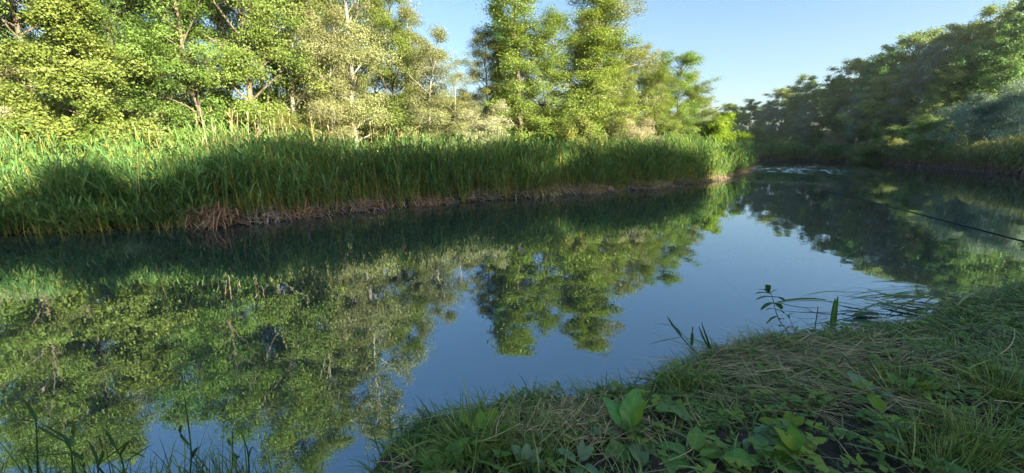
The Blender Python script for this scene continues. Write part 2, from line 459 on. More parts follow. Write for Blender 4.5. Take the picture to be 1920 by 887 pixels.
# ------------------------------------------------------------------ trees
def tree_meshes(seed, H, rad, low, shape, bark, leafm, nl=34, per=70, leaf=(.060, .042), crad=0.40, trunk_r=0.085, stems=1, lean=0.0, hang=0.3):
    rng = np.random.default_rng(seed)
    tg, cl = Geo(), []
    for s in range(stems):
        th = H * (1.0 if s == 0 else rng.uniform(0.72, 0.95))
        n = 12
        t = np.linspace(0, 1, n)
        wob = np.cumsum(rng.normal(0, 0.05, (n, 2)), axis=0) * th / 8
        a0 = rng.uniform(0, 6.28)
        off = (0.0 if stems == 1 else 0.10 * H)
        px = wob[:, 0] - wob[0, 0] + np.cos(a0 + s * 2.1) * off * t + lean * t ** 1.5 * H
        py = wob[:, 1] - wob[0, 1] + np.sin(a0 + s * 2.1) * off * t
        P = np.stack([px, py, t * th * 0.97], -1)
        P[0, 2] = -0.15
        r = trunk_r * (1 - t) ** 0.8 + 0.012
        r[0] *= 1.35
        tube(tg, P, r, 8)
        nls = nl if stems == 1 else int(nl / stems * 1.3)
        ga = rng.uniform(0, 6.28)
        for i in range(nls):
            q = low + (0.98 - low) * (i + rng.uniform(0, 1)) / nls
            k = q * (n - 1); k0 = min(int(k), n - 2); b = P[k0] * (1 - (k - k0)) + P[k0 + 1] * (k - k0)
            ga += 2.39996 + rng.normal(0, 0.35)
            s_ = (q - low) / (1 - low)
            if shape == 'column':
                prof = 0.55 + 0.45 * math.sin(math.pi * min(1, s_ * 1.15 + 0.12)); up = rng.uniform(1.3, 2.4)
            elif shape == 'cone':
                prof = 1.02 - 0.85 * s_; up = rng.uniform(0.2, 0.7)
            elif shape == 'spire':
                prof = 0.30 + 0.70 * (1 - s_) ** 0.75 * min(1, .6 + 3 * s_); up = rng.uniform(0.8, 1.7)
            elif shape == 'bush':
                prof = math.sqrt(max(0.05, 1 - s_ ** 2)); up = rng.uniform(0.3, 1.4)
            else:
                prof = math.sqrt(max(0.06, 1 - ((s_ - 0.42) / 0.62) ** 2)); up = rng.uniform(0.35, 1.1) + 0.6 * s_
            L = rad * prof * (rng.uniform(0.5, 1.35))
            d = np.array([math.cos(ga), math.sin(ga), up]); d /= np.linalg.norm(d)
            if shape == 'column':
                L *= 1.5
            m = 6
            tt = np.linspace(0, 1, m)
            bend = rng.uniform(-0.05, 0.28) if shape != 'column' else -0.1
            Q = b + d * (L * tt)[:, None] + np.array([0, 0, -bend * L]) * (tt ** 2)[:, None]
            Q[1:] += rng.normal(0, 0.05 * L, (m - 1, 3)) * tt[1:, None]
            rr = max(0.010, trunk_r * 0.42 * (1 - 0.6 * q))
            tube(tg, Q, rr * (1 - tt) ** 0.8 + 0.006, 5)
            cl.append(Q[-1]); cl.append(Q[-2])
            for j in range(rng.integers(4, 7)):
                w = rng.uniform(0.25, 0.98); k = w * (m - 1); k0 = min(int(k), m - 2)
                sb = Q[k0] * (1 - (k - k0)) + Q[k0 + 1] * (k - k0)
                sd = unit(d * 0.7 + rng.normal(0, 0.65, 3) + np.array([0, 0, 0.15])); sl = L * rng.uniform(0.22, 0.42)
                S = sb + sd * (sl * np.linspace(0, 1, 4))[:, None] + np.array([0, 0, -0.25 * sl]) * (np.linspace(0, 1, 4) ** 2)[:, None]
                tube(tg, S, np.linspace(rr * 0.4, 0.004, 4), 4)
                cl.append(S[-1]); cl.append(S[2])
    cl = np.array(cl)
    cl = cl[cl[:, 2] > low * H * 0.55]
    nc = len(cl)
    cnt = rng.integers(int(per * 0.5), int(per * 1.45), nc)
    ci = np.repeat(np.arange(nc), cnt); N = len(ci)
    crd = rng.uniform(0.7, 1.25, nc) * crad
    off = rng.normal(0, 1, (N, 3)); off = unit(off) * (rng.uniform(0, 1, N) ** 0.6 * np.where(rng.uniform(0, 1, N) > .85, 1.5, 1.0))[:, None] * crd[ci][:, None] * np.array([1.15, 1.15, 0.75])
    c = cl[ci] + off
    cen = np.array([0, 0, H * 0.5])
    outw = unit(c - cen) * 0.35 + np.array([0, 0, 0.45])
    normal = unit(rng.normal(0, 0.52, (N, 3)) + outw + unit(off) * 0.3)
    axis = rng.normal(0, 1, (N, 3)) + np.array([0, 0, -hang]); axis = unit(axis - normal * (axis * normal).sum(1, keepdims=True))
    sz = rng.uniform(0.5, 1.3, N)
    rnd = np.clip(0.5 + rng.normal(0, 0.2, nc)[ci] + rng.normal(0, 0.15, N), 0, 1)
    cg = Geo(); leaf_cards(cg, c, axis, normal, leaf[0] * sz, leaf[1] * sz, rnd)
    return tg.mesh('trunk', M[bark]), cg.mesh('crown', M[leafm]), H


PROTO = {
    'yellow_a': tree_meshes(11, 10, 2.5, .10, 'broad', 'brown_bark', 'yellow_leaf', nl=40, per=200),
    'yellow_b': tree_meshes(12, 10, 2.2, .14, 'broad', 'brown_bark', 'yellow_leaf', nl=38, per=184),
    'green_a': tree_meshes(13, 10, 2.4, .10, 'broad', 'brown_bark', 'green_leaf', nl=40, per=200),
    'green_b': tree_meshes(14, 10, 2.0, .16, 'broad', 'white_bark', 'green_leaf', nl=38, per=173),
    'maple': tree_meshes(15, 7, 2.4, .10, 'cone', 'brown_bark', 'yellow_leaf', nl=30, per=234, leaf=(0.071, 0.061), crad=.36),
    'silver_a': tree_meshes(16, 10, 1.9, .12, 'broad', 'white_bark', 'silver_leaf', nl=36, per=161, leaf=(0.051, 0.035), crad=.33),
    'silver_b': tree_meshes(17, 9, 1.7, .12, 'broad', 'white_bark', 'silver_leaf', nl=40, per=161, leaf=(0.051, 0.035), stems=3, trunk_r=.07),
    'column_a': tree_meshes(18, 10, 1.75, .07, 'spire', 'brown_bark', 'yellow_leaf', nl=50, per=113, leaf=(0.059, 0.042), crad=.33),
    'column_b': tree_meshes(19, 10, 1.9, .07, 'spire', 'brown_bark', 'yellow_leaf', nl=50, per=113, leaf=(0.059, 0.042), crad=.34, stems=2, trunk_r=.07),
    'dark_a': tree_meshes(20, 10, 2.1, .12, 'broad', 'brown_bark', 'dark_leaf', nl=40, per=193),
    'thin': tree_meshes(21, 6, 1.6, .15, 'broad', 'brown_bark', 'silver_leaf', nl=24, per=88, leaf=(0.051, 0.035), crad=.30, trunk_r=.06, stems=2),
    'far_a': tree_meshes(22, 10, 2.9, .06, 'broad', 'brown_bark', 'far_leaf', nl=50, per=73, leaf=(0.118, 0.091), crad=0.41),
    'far_b': tree_meshes(23, 10, 2.6, .06, 'broad', 'white_bark', 'far_leaf', nl=48, per=71, leaf=(0.118, 0.083), crad=0.39),
    'far_c': tree_meshes(24, 10, 2.5, .06, 'broad', 'brown_bark', 'dark_leaf', nl=48, per=73, leaf=(0.118, 0.091), crad=0.39),
    'far_grey': tree_meshes(25, 10, 2.4, .06, 'broad', 'white_bark', 'grey_leaf', nl=48, per=68, leaf=(0.105, 0.063), crad=0.38),
    'pale_shrub': tree_meshes(26, 3, 1.7, .04, 'bush', 'brown_bark', 'pale_leaf', nl=34, per=148, leaf=(0.049, 0.024), crad=.26, trunk_r=.05, stems=3),
    'gold_shrub': tree_meshes(27, 3, 1.6, .04, 'bush', 'brown_bark', 'gold_leaf', nl=34, per=148, leaf=(0.061, 0.042), crad=.26, trunk_r=.05, stems=3),
    'grey_shrub': tree_meshes(28, 3, 1.8, .04, 'bush', 'brown_bark', 'grey_leaf', nl=36, per=148, leaf=(0.067, 0.027), crad=.30, trunk_r=.05, stems=3),
    'green_shrub': tree_meshes(29, 3, 1.6, .03, 'bush', 'brown_bark', 'green_leaf', nl=34, per=148, leaf=(0.067, 0.049), crad=.30, trunk_r=.05, stems=3),
    'dark_shrub': tree_meshes(30, 3, 1.7, .03, 'bush', 'brown_bark', 'far_leaf', nl=34, per=148, leaf=(0.073, 0.049), crad=.30, trunk_r=.05, stems=3),
}
prng = random.Random(5)


def plant_tree(kind, x, y, H, label, cat='tree', name='leafy_tree', group=None, wide=1.0, rot=None, tilt=0.0):
    tm, cm, h0 = PROTO[kind]
    o = bpy.data.objects.new(name, None)
    COL.objects.link(o)
    o.empty_display_size = 0.3
    s = H / h0
    o.location = (x, y, gz(x, y))
    o.scale = (s ** 0.5 * wide, s ** 0.5 * wide, s)
    o.rotation_euler = (0, tilt, prng.uniform(0, 6.28) if rot is None else rot)
    link('trunk', tm, o); link('crown', cm, o)
    tag(o, label, cat, group)
    return o


G1 = 'trees of the sunlit wood on the left bank'
LEFT = [
    ('yellow_a', 15, 14.2, 11.2, 1.0, 'leafy_tree', 'tall yellow green tree cut off by the left edge of the picture'),
    ('maple', 172, 13.6, 7.0, 1.0, 'maple_tree', 'low bright yellow green maple with layered branches, third tree from the left edge'),
    ('green_a', 95, 16.0, 11.5, 1.0, 'leafy_tree', 'tall mid green tree rising between the left edge tree and the low bright maple'),
    ('dark_a', 252, 17.0, 10.8, 1.0, 'leafy_tree', 'darkest bluish green tree in the shadowed gap right of the low bright maple'),
    ('yellow_a', 395, 15.3, 9.2, 1.05, 'poplar_tree', 'broad sunlit yellow green poplar whose branches reach left over the dark gap'),
    ('yellow_b', 485, 15.8, 12.6, 1.05, 'poplar_tree', 'tallest yellow green poplar with a bare tan trunk above the dry reed plumes'),
    ('green_b', 566, 17.2, 12.2, 1.0, 'leafy_tree', 'green tree with a slim trunk just right of the tall tan trunked poplar'),
    ('silver_a', 676, 17.0, 12.0, 1.0, 'silver_poplar', 'tall pale silvery poplar with a straight white trunk, left of the twin stemmed one'),
    ('yellow_b', 742, 19.0, 8.3, .9, 'leafy_tree', 'fresh green tree squeezed between two pale silvery poplars'),
    ('silver_b', 795, 18.5, 7.3, .95, 'silver_poplar', 'pale silvery tree with several thin white stems beside the narrow gap of sky'),
    ('green_b', 912, 20.3, 6.6, .85, 'leafy_tree', 'bluish green tree just right of the narrow gap of sky'),
    ('dark_a', 936, 22.0, 8.2, .5, 'leafy_tree', 'slim dark green treetop poking into the sky left of the tall yellow poplar'),
    ('column_a', 985, 19.6, 8.9, 1.4, 'poplar_tree', 'upright yellow green poplar column, left of the two mid picture'),
    ('column_b', 1066, 20.0, 8.8, 1.5, 'poplar_tree', 'upright leafy green poplar column, right of the two mid picture'),
    ('silver_a', 1122, 21.6, 9.7, 1.35, 'silver_poplar', 'high silvery tree whose top leans right behind the pair of poplar columns'),
    ('green_b', 1192, 24.5, 7.0, .9, 'leafy_tree', 'rounded medium green tree at the step down of the skyline beside open sky'),
    ('yellow_a', 1256, 26.0, 6.9, 1.0, 'leafy_tree', 'rounded pale green tree above the cream shrub, second last tree of the left bank'),
    ('thin', 1310, 28.0, 5.9, .9, 'leafy_tree', 'sparse small tree with bare orange twigs at the right end of the left wood'),
    ('green_a', 320, 18.0, 10.4, .9, 'leafy_tree', 'tall green tree behind the branches of the broad sunlit poplar'),
    ('silver_b', 868, 18.8, 4.6, 1.0, 'silver_poplar', 'low pale silvery sapling filling the foot of the narrow gap of sky'),
    ('yellow_b', 1026, 19.8, 7.2, 1.05, 'leafy_tree', 'leafy green tree between the two upright poplar columns'),
    ('yellow_b', 1152, 21.5, 5.4, 1.0, 'leafy_tree', 'small pale green tree at the foot of the high silvery tree'),
    ('yellow_b', 1222, 23.6, 5.6, 1.1, 'leafy_tree', 'low fresh green tree over the left half of the cream shrub'),
    ('green_a', 1290, 26.4, 5.2, 1.0, 'leafy_tree', 'low leafy tree between the rounded pale one and the sparse tree at the end'),
    ('silver_b', 620, 16.6, 7.5, .9, 'silver_poplar', 'shorter silvery tree with thin white stems, left of the straight white trunk'),
]
for kind, px, y, H, wide, name, label in LEFT:
    plant_tree(kind, base_at(px, y), y, H, label, 'tree', name, G1, wide)

G2 = 'background trees deeper in the left wood'
L2 = 'slender green tree deep in the left wood, behind the sunlit front row'
for px, y, H, kind in [(-160, 14.5, 11, 'yellow_a'), (-60, 17, 11.5, 'green_a'), (40, 20, 12, 'dark_a'), (150, 20, 12, 'green_b'), (210, 21.5, 11.5, 'dark_a'),
                       (300, 22, 11.5, 'green_a'), (360, 20.5, 10.5, 'dark_a'), (440, 20, 12.5, 'green_b'), (530, 21, 12.5, 'dark_a'),
                       (600, 21, 12.5, 'green_a'), (650, 22, 11, 'dark_a'), (705, 22.5, 9.6, 'green_b'), (775, 23, 7.2, 'green_a'),
                       (965, 24.5, 7.6, 'green_a'), (1085, 24.5, 8.8, 'silver_a'), (1140, 27, 7.5, 'green_a'), (1225, 29, 7, 'dark_a')]:
    plant_tree(kind, base_at(px, y), y, H, L2, 'tree', 'leafy_tree', G2, 0.85)

SHRUBS = [
    ('pale_shrub', 1185, 21.6, 2.9, 1.15, 'pale_shrub', 'cream coloured fluffy shrub just above the reeds under the pale green trees'),
    ('gold_shrub', 1326, 26.2, 3.4, 1.15, 'golden_shrub', 'vivid golden yellow shrub at the right end of the left wood'),
    ('green_shrub', 1080, 18.6, 2.7, .9, 'green_shrub', 'bright green leafy shrub at the foot of the right poplar column'),
    ('pale_shrub', 905, 18.0, 3.0, .9, 'pale_shrub', 'pale shrub behind the reeds below the bluish green tree'),
    ('maple', 205, 13.2, 2.8, .9, 'green_shrub', 'yellow green shrub behind the reeds under the low bright maple'),
    ('pale_shrub', 20, 13.0, 2.6, .9, 'pale_shrub', 'pale olive shrub behind the reeds at the left edge of the picture'),
    ('green_shrub', 1250, 24.0, 2.8, 1.0, 'green_shrub', 'rounded green shrub between the cream shrub and the golden shrub'),
    ('green_shrub', 540, 14.9, 2.4, .8, 'green_shrub', 'green shrub behind the reeds right of the tall tan trunked poplar'),
]
for kind, px, y, H, wide, name, label in SHRUBS:
    plant_tree(kind, base_at(px, y), y, H, label, 'shrub', name, 'shrubs at the foot of the left wood', wide)
LU = 'dark understory bush between the trunks of the left wood'
for px, y, H, kind in [(-60, 16, 3.2, 'dark_shrub'), (60, 18, 3.4, 'dark_shrub'), (150, 17.5, 3.4, 'dark_shrub'), (240, 19, 3.6, 'dark_shrub'), (330, 16.5, 3.2, 'dark_shrub'),
                       (420, 18, 3.4, 'dark_shrub'), (510, 18.5, 3.4, 'dark_shrub'), (600, 18.5, 3.4, 'green_shrub'), (700, 19.5, 3.4, 'dark_shrub'),
                       (760, 19.5, 3.4, 'green_shrub'), (840, 20.5, 3.6, 'dark_shrub'), (950, 21, 3.4, 'dark_shrub'), (1030, 22, 3.4, 'green_shrub'),
                       (1120, 24, 3.4, 'dark_shrub'), (1210, 26.5, 3.4, 'dark_shrub'), (1290, 29.5, 3.2, 'green_shrub')]:
    plant_tree(kind, base_at(px, y), y, H, LU, 'shrub', 'green_shrub', 'understory bushes of the left wood', 1.2)

# right bank: front trees, the taller rows behind them
G3 = 'trees of the shaded wood on the right bank'
RIGHT = [
    ('far_a', 1362, 62, 210, 1.0, 'leafy_tree', 'distant hazy tree just right of the golden shrub, lowest of the far skyline'),
    ('far_b', 1398, 64, 206, 1.0, 'leafy_tree', 'distant rounded tree over the river bend, second along the far skyline'),
    ('far_grey', 1436, 60, 205, 1.1, 'leafy_tree', 'distant blue grey tree right over the far end of the water'),
    ('far_a', 1456, 66, 185, 1.1, 'leafy_tree', 'distant tree with a sunlit top left of the big rounded far crown'),
    ('far_b', 1492, 61, 166, 1.25, 'leafy_tree', 'big rounded far crown with a sunlit top above the dark far reeds'),
    ('far_grey', 1500, 55, 208, 1.0, 'leafy_tree', 'low bluish tree in front of the big rounded far crown'),
    ('far_c', 1545, 54, 160, 1.0, 'leafy_tree', 'dark tree directly right of the big rounded far crown'),
    ('far_a', 1583, 56, 132, 1.1, 'leafy_tree', 'tree with a jagged sunlit top at the foot of the rising right skyline'),
    ('far_grey', 1600, 49, 190, 1.0, 'leafy_tree', 'low bluish green tree above the bright green waterside bush'),
    ('far_c', 1622, 52, 118, 1.0, 'leafy_tree', 'dark green tree in the middle of the rising right skyline'),
    ('far_b', 1652, 53, 100, 1.0, 'leafy_tree', 'tree with a warm yellow sunlit top on the right skyline'),
    ('far_grey', 1700, 45, 108, 1.2, 'silver_poplar', 'large blue grey poplar with forked white stems in the middle of the right wood'),
    ('far_a', 1700, 51, 84, 1.0, 'leafy_tree', 'tall tree behind the large blue grey poplar'),
    ('far_a', 1752, 46, 70, 1.05, 'leafy_tree', 'tall leafy tree right of the large blue grey poplar'),
    ('far_c', 1780, 42, 110, 1.0, 'leafy_tree', 'dark green tree left of and above the silvery willow shrub'),
    ('far_b', 1812, 44, 48, 1.1, 'leafy_tree', 'tall tree where the right skyline climbs steeply near the top'),
    ('far_c', 1868, 40, 5, 1.15, 'leafy_tree', 'tallest right bank tree reaching the top edge of the picture'),  # dark leaf kind chosen to imitate shade on this crown
    ('far_c', 1850, 38, 75, 1.0, 'leafy_tree', 'dark tree straight behind the silvery willow shrub'),
    ('far_c', 1935, 39, -30, 1.15, 'leafy_tree', 'tall tree cut off by the right edge of the picture'),  # dark leaves here too, in place of shade cast on the tree
    ('far_a', 1640, 47, 160, 1.0, 'leafy_tree', 'shaded green tree left of the large blue grey poplar'),
    ('far_b', 1745, 42, 150, .9, 'leafy_tree', 'shaded tree between the large blue grey poplar and the dark one'),
]
for kind, px, y, ytop, wide, name, label in RIGHT:
    plant_tree(kind, base_at(px, y), y, top_h(ytop, y), label, 'tree', name, G3, wide)
G4 = 'background trees behind the right bank'
L4 = 'shaded tree deep in the right wood, mostly hidden by the trees in front of it'
for px, y, ytop in [(1340, 70, 215), (1380, 74, 212), (1425, 72, 205), (1475, 70, 180), (1520, 66, 168), (1560, 62, 150), (1605, 60, 128), (1640, 58, 112),
                    (1680, 57, 96), (1720, 53, 82), (1770, 51, 70), (1800, 49, 55), (1840, 46, 25), (1900, 45, -5), (1985, 40, 0)]:
    k = prng.choice(['far_a', 'far_b', 'far_c'])
    plant_tree(k, base_at(px, y), y, top_h(ytop, y) * .86, L4, 'tree', 'leafy_tree', G4, 1.1)
RSH = [
    ('grey_shrub', 1832, 33.5, 195, 1.25, 'willow_shrub', 'silvery blue grey willow shrub above the pale reeds, left one of two'),
    ('grey_shrub', 1905, 31.5, 175, 1.25, 'willow_shrub', 'silvery blue grey willow shrub cut by the right edge of the picture'),
    ('green_shrub', 1636, 42.5, 262, 1.3, 'green_shrub', 'bright green bush hanging over the water right of the dark far reeds'),
    ('dark_shrub', 1745, 37.5, 225, 1.2, 'green_shrub', 'dark green bush behind the dry reeds left of the silvery willow shrub'),
    ('dark_shrub', 1690, 41.5, 240, 1.2, 'green_shrub', 'dark bush between the bright green bush and the large blue grey poplar'),
    ('pale_shrub', 1570, 50.5, 255, 1.2, 'pale_shrub', 'small pale shrub above the right end of the dark far reeds'),
    ('gold_shrub', 1640, 49, 245, .6, 'golden_shrub', 'tiny yellow bush standing out among the darker trees of the right wood'),
    ('dark_shrub', 1510, 56, 255, 1.5, 'green_shrub', 'dark bush behind the far reeds below the big rounded far crown'),
    ('dark_shrub', 1450, 59, 262, 1.5, 'green_shrub', 'dark bush at the far end of the water'),
    ('dark_shrub', 1395, 58, 250, 1.6, 'green_shrub', 'dark bush behind the tip of the green reed bed'),
    ('dark_shrub', 1365, 55, 245, 1.6, 'green_shrub', 'dark bush between the golden shrub and the reed tip'),
]
for kind, px, y, ytop, wide, name, label in RSH:
    plant_tree(kind, base_at(px, y), y, max(1.2, top_h(ytop, y) - 0.3), label, 'shrub', name, 'shrubs along the right bank', wide)

# the wood on the near bank, behind and right of the viewer, that keeps the river edge in shade
G5 = 'trees of the near bank behind the viewer'
L5 = 'tree on the near bank behind the viewer, whose shade falls over the foreground'
S = np.array([math.sin(R(SUN_AZ)), math.cos(R(SUN_AZ))]); SPV = np.array([-S[1], S[0]])
for k, off, H in [(-9, 8, 10.2), (-6.4, 8.4, 10.0), (-4, 7.6, 9.8), (-1.8, 8.2, 9.6), (.4, 7.6, 9.3), (2.6, 8.2, 9.0), (4.8, 8.4, 8.8), (6.8, 9.4, 8.8),
                  (-7.5, 11.5, 10.6), (-1.5, 11.6, 9.9), (4.2, 11.8, 9.4), (9.5, 14, 9.6), (11.6, 15, 9.9), (13.6, 16.5, 10.2)]:
    H -= 0.9 + (0.8 if k < 0 else 0)
    off += 15.0; H += 5.0
    p = np.array([3.0, 3.0]) + S * off + SPV * k * 1.1
    plant_tree(prng.choice(['far_a', 'far_c']), p[0], p[1], H, L5, 'tree', 'leafy_tree', G5, 1.15)
for x, y, H in [(42, -8, 15.5), (36, -5.5, 14), (48, -4, 16), (53, 1, 17.5), (44, -1, 15), (46, 14, 12), (48, 19, 11.5), (50, 9.5, 14), (45, 5, 14)]:
    plant_tree(prng.choice(['far_a', 'far_c']), x, y, H, L5, 'tree', 'leafy_tree', G5, 1.3)


# ------------------------------------------------------------------ reeds
def sample_band(rng, poly, n, dmin, dmax, xlim=None, pw=1.0):
    """n points on land between dmin and dmax from the water along the polyline"""
    poly = np.array(poly); seg = poly[1:] - poly[:-1]; L = np.linalg.norm(seg, axis=1)
    out = []
    while sum(map(len, out)) < n:
        m = n * 2
        i = rng.choice(len(seg), m, p=L / L.sum()); t = rng.uniform(0, 1, m)
        p = poly[i] + seg[i] * t[:, None]
        d = dmin + (dmax - dmin) * rng.uniform(0, 1, m) ** pw
        nrm = np.stack([-seg[i][:, 1], seg[i][:, 0]], -1) / L[i][:, None]
        q = p + nrm * d[:, None] + rng.normal(0, 0.15, (m, 2))
        sd = river_sd(q[:, 0], q[:, 1])
        out.append(q[(sd > dmin - 0.05) & (sd < dmax + 0.5)])
        if sum(map(len, out)) == 0:
            break
    return np.concatenate(out)[:n]


def reed_geo(gs, gl, p, rng, hlo=1.7, hhi=2.3, nleaf=9, leafl=.55, leafw=.03, lean=.15, stemw=.016, wind=(-.1, 0)):
    n = len(p)
    z = np.maximum(ground_z(p[:, 0], p[:, 1]), -0.15)
    b = np.stack([p[:, 0], p[:, 1], z - 0.03], -1)
    clump = 0.5 + 0.5 * np.sin(p[:, 0] * 1.9 + 1.7 * np.sin(p[:, 1] * 1.3)) * np.cos(p[:, 1] * 1.1)
    sdp = river_sd(p[:, 0], p[:, 1])
    big = np.sin(p[:, 0] * .55 + 1.1 * np.sin(p[:, 1] * .5)) * np.cos(p[:, 1] * .43 + .7)
    h = rng.uniform(hlo, hhi, n) * (0.83 + 0.22 * clump + .10 * big) * np.where(rng.uniform(0, 1, n) > .93, 1.12, 1.0)
    h = h * (1 - .38 * (1 - smooth(-7.5, -5.5, p[:, 0])) * (1 - smooth(.8, 3.2, sdp)))
    d = unit(np.stack([rng.normal(wind[0], lean, n), rng.normal(wind[1], lean, n), np.ones(n)], -1))
    st = np.clip(rng.uniform(0, .75, n) + (rng.uniform(0, 1, n) > .9) * .3, 0, 1)
    ribbons(gs, b, d, h, stemw, 0.02, 3, st, rng, 'stem')
    k = nleaf
    pi = np.repeat(np.arange(n), k)
    q = (np.tile(np.arange(k), n) + rng.uniform(0, 1, n * k)) / k
    q = 0.36 + 0.62 * q
    lb = b[pi] + d[pi] * (h[pi] * q)[:, None]
    a = rng.uniform(0, 2 * np.pi, n)[pi] + np.tile(np.arange(k), n) * np.pi + rng.normal(0, .6, n * k)
    up = rng.uniform(0.35, 1.7, n * k) + q * 1.1
    ld = unit(np.stack([np.cos(a) + wind[0] * 3, np.sin(a), up], -1))
    L = leafl * rng.uniform(.6, 1.25, n * k) * (1.1 - .35 * np.abs(q - .55))
    rn = np.clip(0.1 + .25 * clump[pi] + .14 * big[pi] + rng.normal(.1, .26, n * k), 0, 1)
    ribbons(gl, lb, ld, L, leafw * rng.uniform(.7, 1.3, n * k), rng.uniform(.15, 1.0, n * k), 4, rn, rng, 'leaf')


def build_reeds():
    rng = np.random.default_rng(101)
    gs, gl = Geo(), Geo()
    main = left_bank[1:]
    p1 = sample_band(rng, main, 5200, 0.15, 1.9)
    p2 = sample_band(rng, main, 4200, 1.6, 5.2)
    ed = .35 + .35 * np.sin(p1[:, 0] * 2.3 + 2 * np.sin(p1[:, 0] * .9)) + .2 * np.sin(p1[:, 0] * 6.1)
    ed += .38 * smooth(-7.2, -6.2, p1[:, 0]) * (1 - smooth(-.5, 1.5, p1[:, 0]))
    ed = np.where(p1[:, 0] < -6.8, ed * .25 - .05, ed)
    p1 = p1[river_sd(p1[:, 0], p1[:, 1]) > ed]
    reed_geo(gs, gl, p1, rng, 1.5, 2.2)
    pe = sample_band(rng, main[6:], 1500, -0.08, 0.6)
    pe = pe[np.sin(pe[:, 0] * 2.1 + 1.5 * np.sin(pe[:, 0] * 5.3)) > .45]
    reed_geo(gs, gl, pe, rng, .7, 1.9, nleaf=8, lean=.3)
    pb_ = sample_band(rng, main, 450, 0.1, 1.2)
    reed_geo(gs, gl, pb_, rng, 1.2, 2.0, nleaf=7, lean=.5)
    pd = sample_band(rng, main, 420, 0.2, 2.2); nd = len(pd)
    bd = np.stack([pd[:, 0], pd[:, 1], ground_z(pd[:, 0], pd[:, 1])], -1)
    ribbons(gs, bd, np.stack([rng.normal(0, .35, nd), rng.normal(-.1, .35, nd), np.ones(nd)], -1), rng.uniform(.9, 2.1, nd), .014, rng.uniform(0, .4, nd), 4, 1.0, rng, 'stem')
    reed_geo(gs, gl, p2, rng, 1.6, 2.15, nleaf=8)
    o = link('reed_bed', gl.mesh('reed_blades', M['reed']))
    tag(o, 'dense tall green reed bed along the whole left bank', 'reeds', kind='stuff')
    link('reed_stems', gs.mesh('reed_stems', M['reed_stem']), o)
    # young bright shoots hanging over the waterline
    gs, gl = Geo(), Geo()
    p = np.concatenate([sample_band(rng, main, 800, -0.05, 0.35), sample_band(rng, main[:8], 700, -0.12, 0.3)])
    reed_geo(gs, gl, p, rng, .5, 1.3, nleaf=6, leafl=.4, lean=.3)
    o = link('reed_shoots', gl.mesh('reed_shoots', M['reed']))
    tag(o, 'short bright reed shoots at the waterline of the left bank', 'reeds', kind='stuff')
    link('shoot_stems', gs.mesh('shoot_stems', M['reed_stem']), o)
    # last year's tan reeds with plumes
    gs = Geo()
    n = 60
    pp = sample_band(rng, left_bank[5:16], n, 2.5, 5.5)
    z = ground_z(pp[:, 0], pp[:, 1]); b = np.stack([pp[:, 0], pp[:, 1], z], -1)
    d = unit(np.stack([rng.normal(.05, .12, n), rng.normal(0, .12, n), np.ones(n)], -1)); h = rng.uniform(2.0, 2.75, n)
    ribbons(gs, b, d, h, .014, .03, 3, rng.uniform(.5, 1, n), rng, 'stem')
    k = 6; pi = np.repeat(np.arange(n), k)
    lb = b[pi] + d[pi] * (h[pi] * rng.uniform(.55, 1, n * k))[:, None]
    ld = unit(np.stack([rng.normal(.2, .6, n * k), rng.normal(0, .6, n * k), np.ones(n * k)], -1))
    ribbons(gs, lb, ld, rng.uniform(.12, .4, n * k), .022, .3, 3, rng.uniform(.4, 1, n * k), rng, 'leaf')
    o = link('dry_reeds', gs.mesh('dry_reeds', M['straw']))
    tag(o, "last year's tan reeds with feathery tops behind the green reed bed", 'reeds', kind='stuff')
    # dead litter along the left waterline
    gs = Geo()
    n = 7500
    pp = sample_band(rng, left_bank[8:], n, -0.12, 0.95, pw=1.3)
    pp = pp[(np.sin(pp[:, 0] * 2.7 + 2 * np.sin(pp[:, 0] * 1.1)) + rng.normal(0, .5, len(pp))) > -.55]; n = len(pp)
    z = np.maximum(ground_z(pp[:, 0], pp[:, 1]), 0) + rng.uniform(0.0, .22, n) * (.6 + .5 * np.sin(pp[:, 0] * 3.9))
    a = rng.normal(np.pi * .2, 1.2, n)
    d = np.stack([np.cos(a), np.sin(a), rng.normal(.05, .25, n)], -1)
    ribbons(gs, np.stack([pp[:, 0], pp[:, 1], z], -1), d, rng.uniform(.15, .6, n), rng.uniform(.008, .026, n), rng.uniform(.1, .5, n), 3, rng.uniform(.25, .95, n), rng, 'stem')
    n = 1500
    pp = sample_band(rng, left_bank[7:], n, 0.0, 0.5)
    z = np.maximum(ground_z(pp[:, 0], pp[:, 1]), 0) + rng.uniform(0.1, .4, n)
    d = np.stack([rng.normal(.3, .5, n), rng.normal(-.5, .5, n), rng.normal(-.1, .5, n)], -1)
    ribbons(gs, np.stack([pp[:, 0], pp[:, 1], z], -1), d, rng.uniform(.2, .5, n), .012, rng.uniform(.3, .9, n), 3, rng.uniform(0, .8, n), rng, 'stem')
    o = link('reed_litter', gs.mesh('reed_litter', M['ledge_straw']))
    tag(o, 'matted dead reed litter along the waterline of the left bank', 'litter', kind='stuff')
    # right bank: grey green reeds and purple brown litter
    gs, gl = Geo(), Geo()
    rb = right_bank[3:] + cove[:2]
    p = sample_band(rng, rb, 7000, 0.05, 3.2)
    reed_geo(gs, gl, p, rng, 1.3, 2.1, nleaf=8, leafl=.7, leafw=.045, lean=.24, wind=(-.15, 0))
    o = link('reed_bed', gl.mesh('right_reed_blades', M['reed_grey']))
    tag(o, 'grey green reeds in the shade along the right bank', 'reeds', kind='stuff')
    link('reed_stems', gs.mesh('right_reed_stems', M['straw']), o)
    gl = Geo()
    pu = np.concatenate([sample_band(rng, [far[-2], far[-1]] + right_bank, 1500, 2.4, 7.0), sample_band(rng, right_bank[4:] + cove[:2], 700, 2.6, 6.0)])
    nu = len(pu); hu = rng.uniform(.8, 2.6, nu); k = 40; ui = np.repeat(np.arange(nu), k)
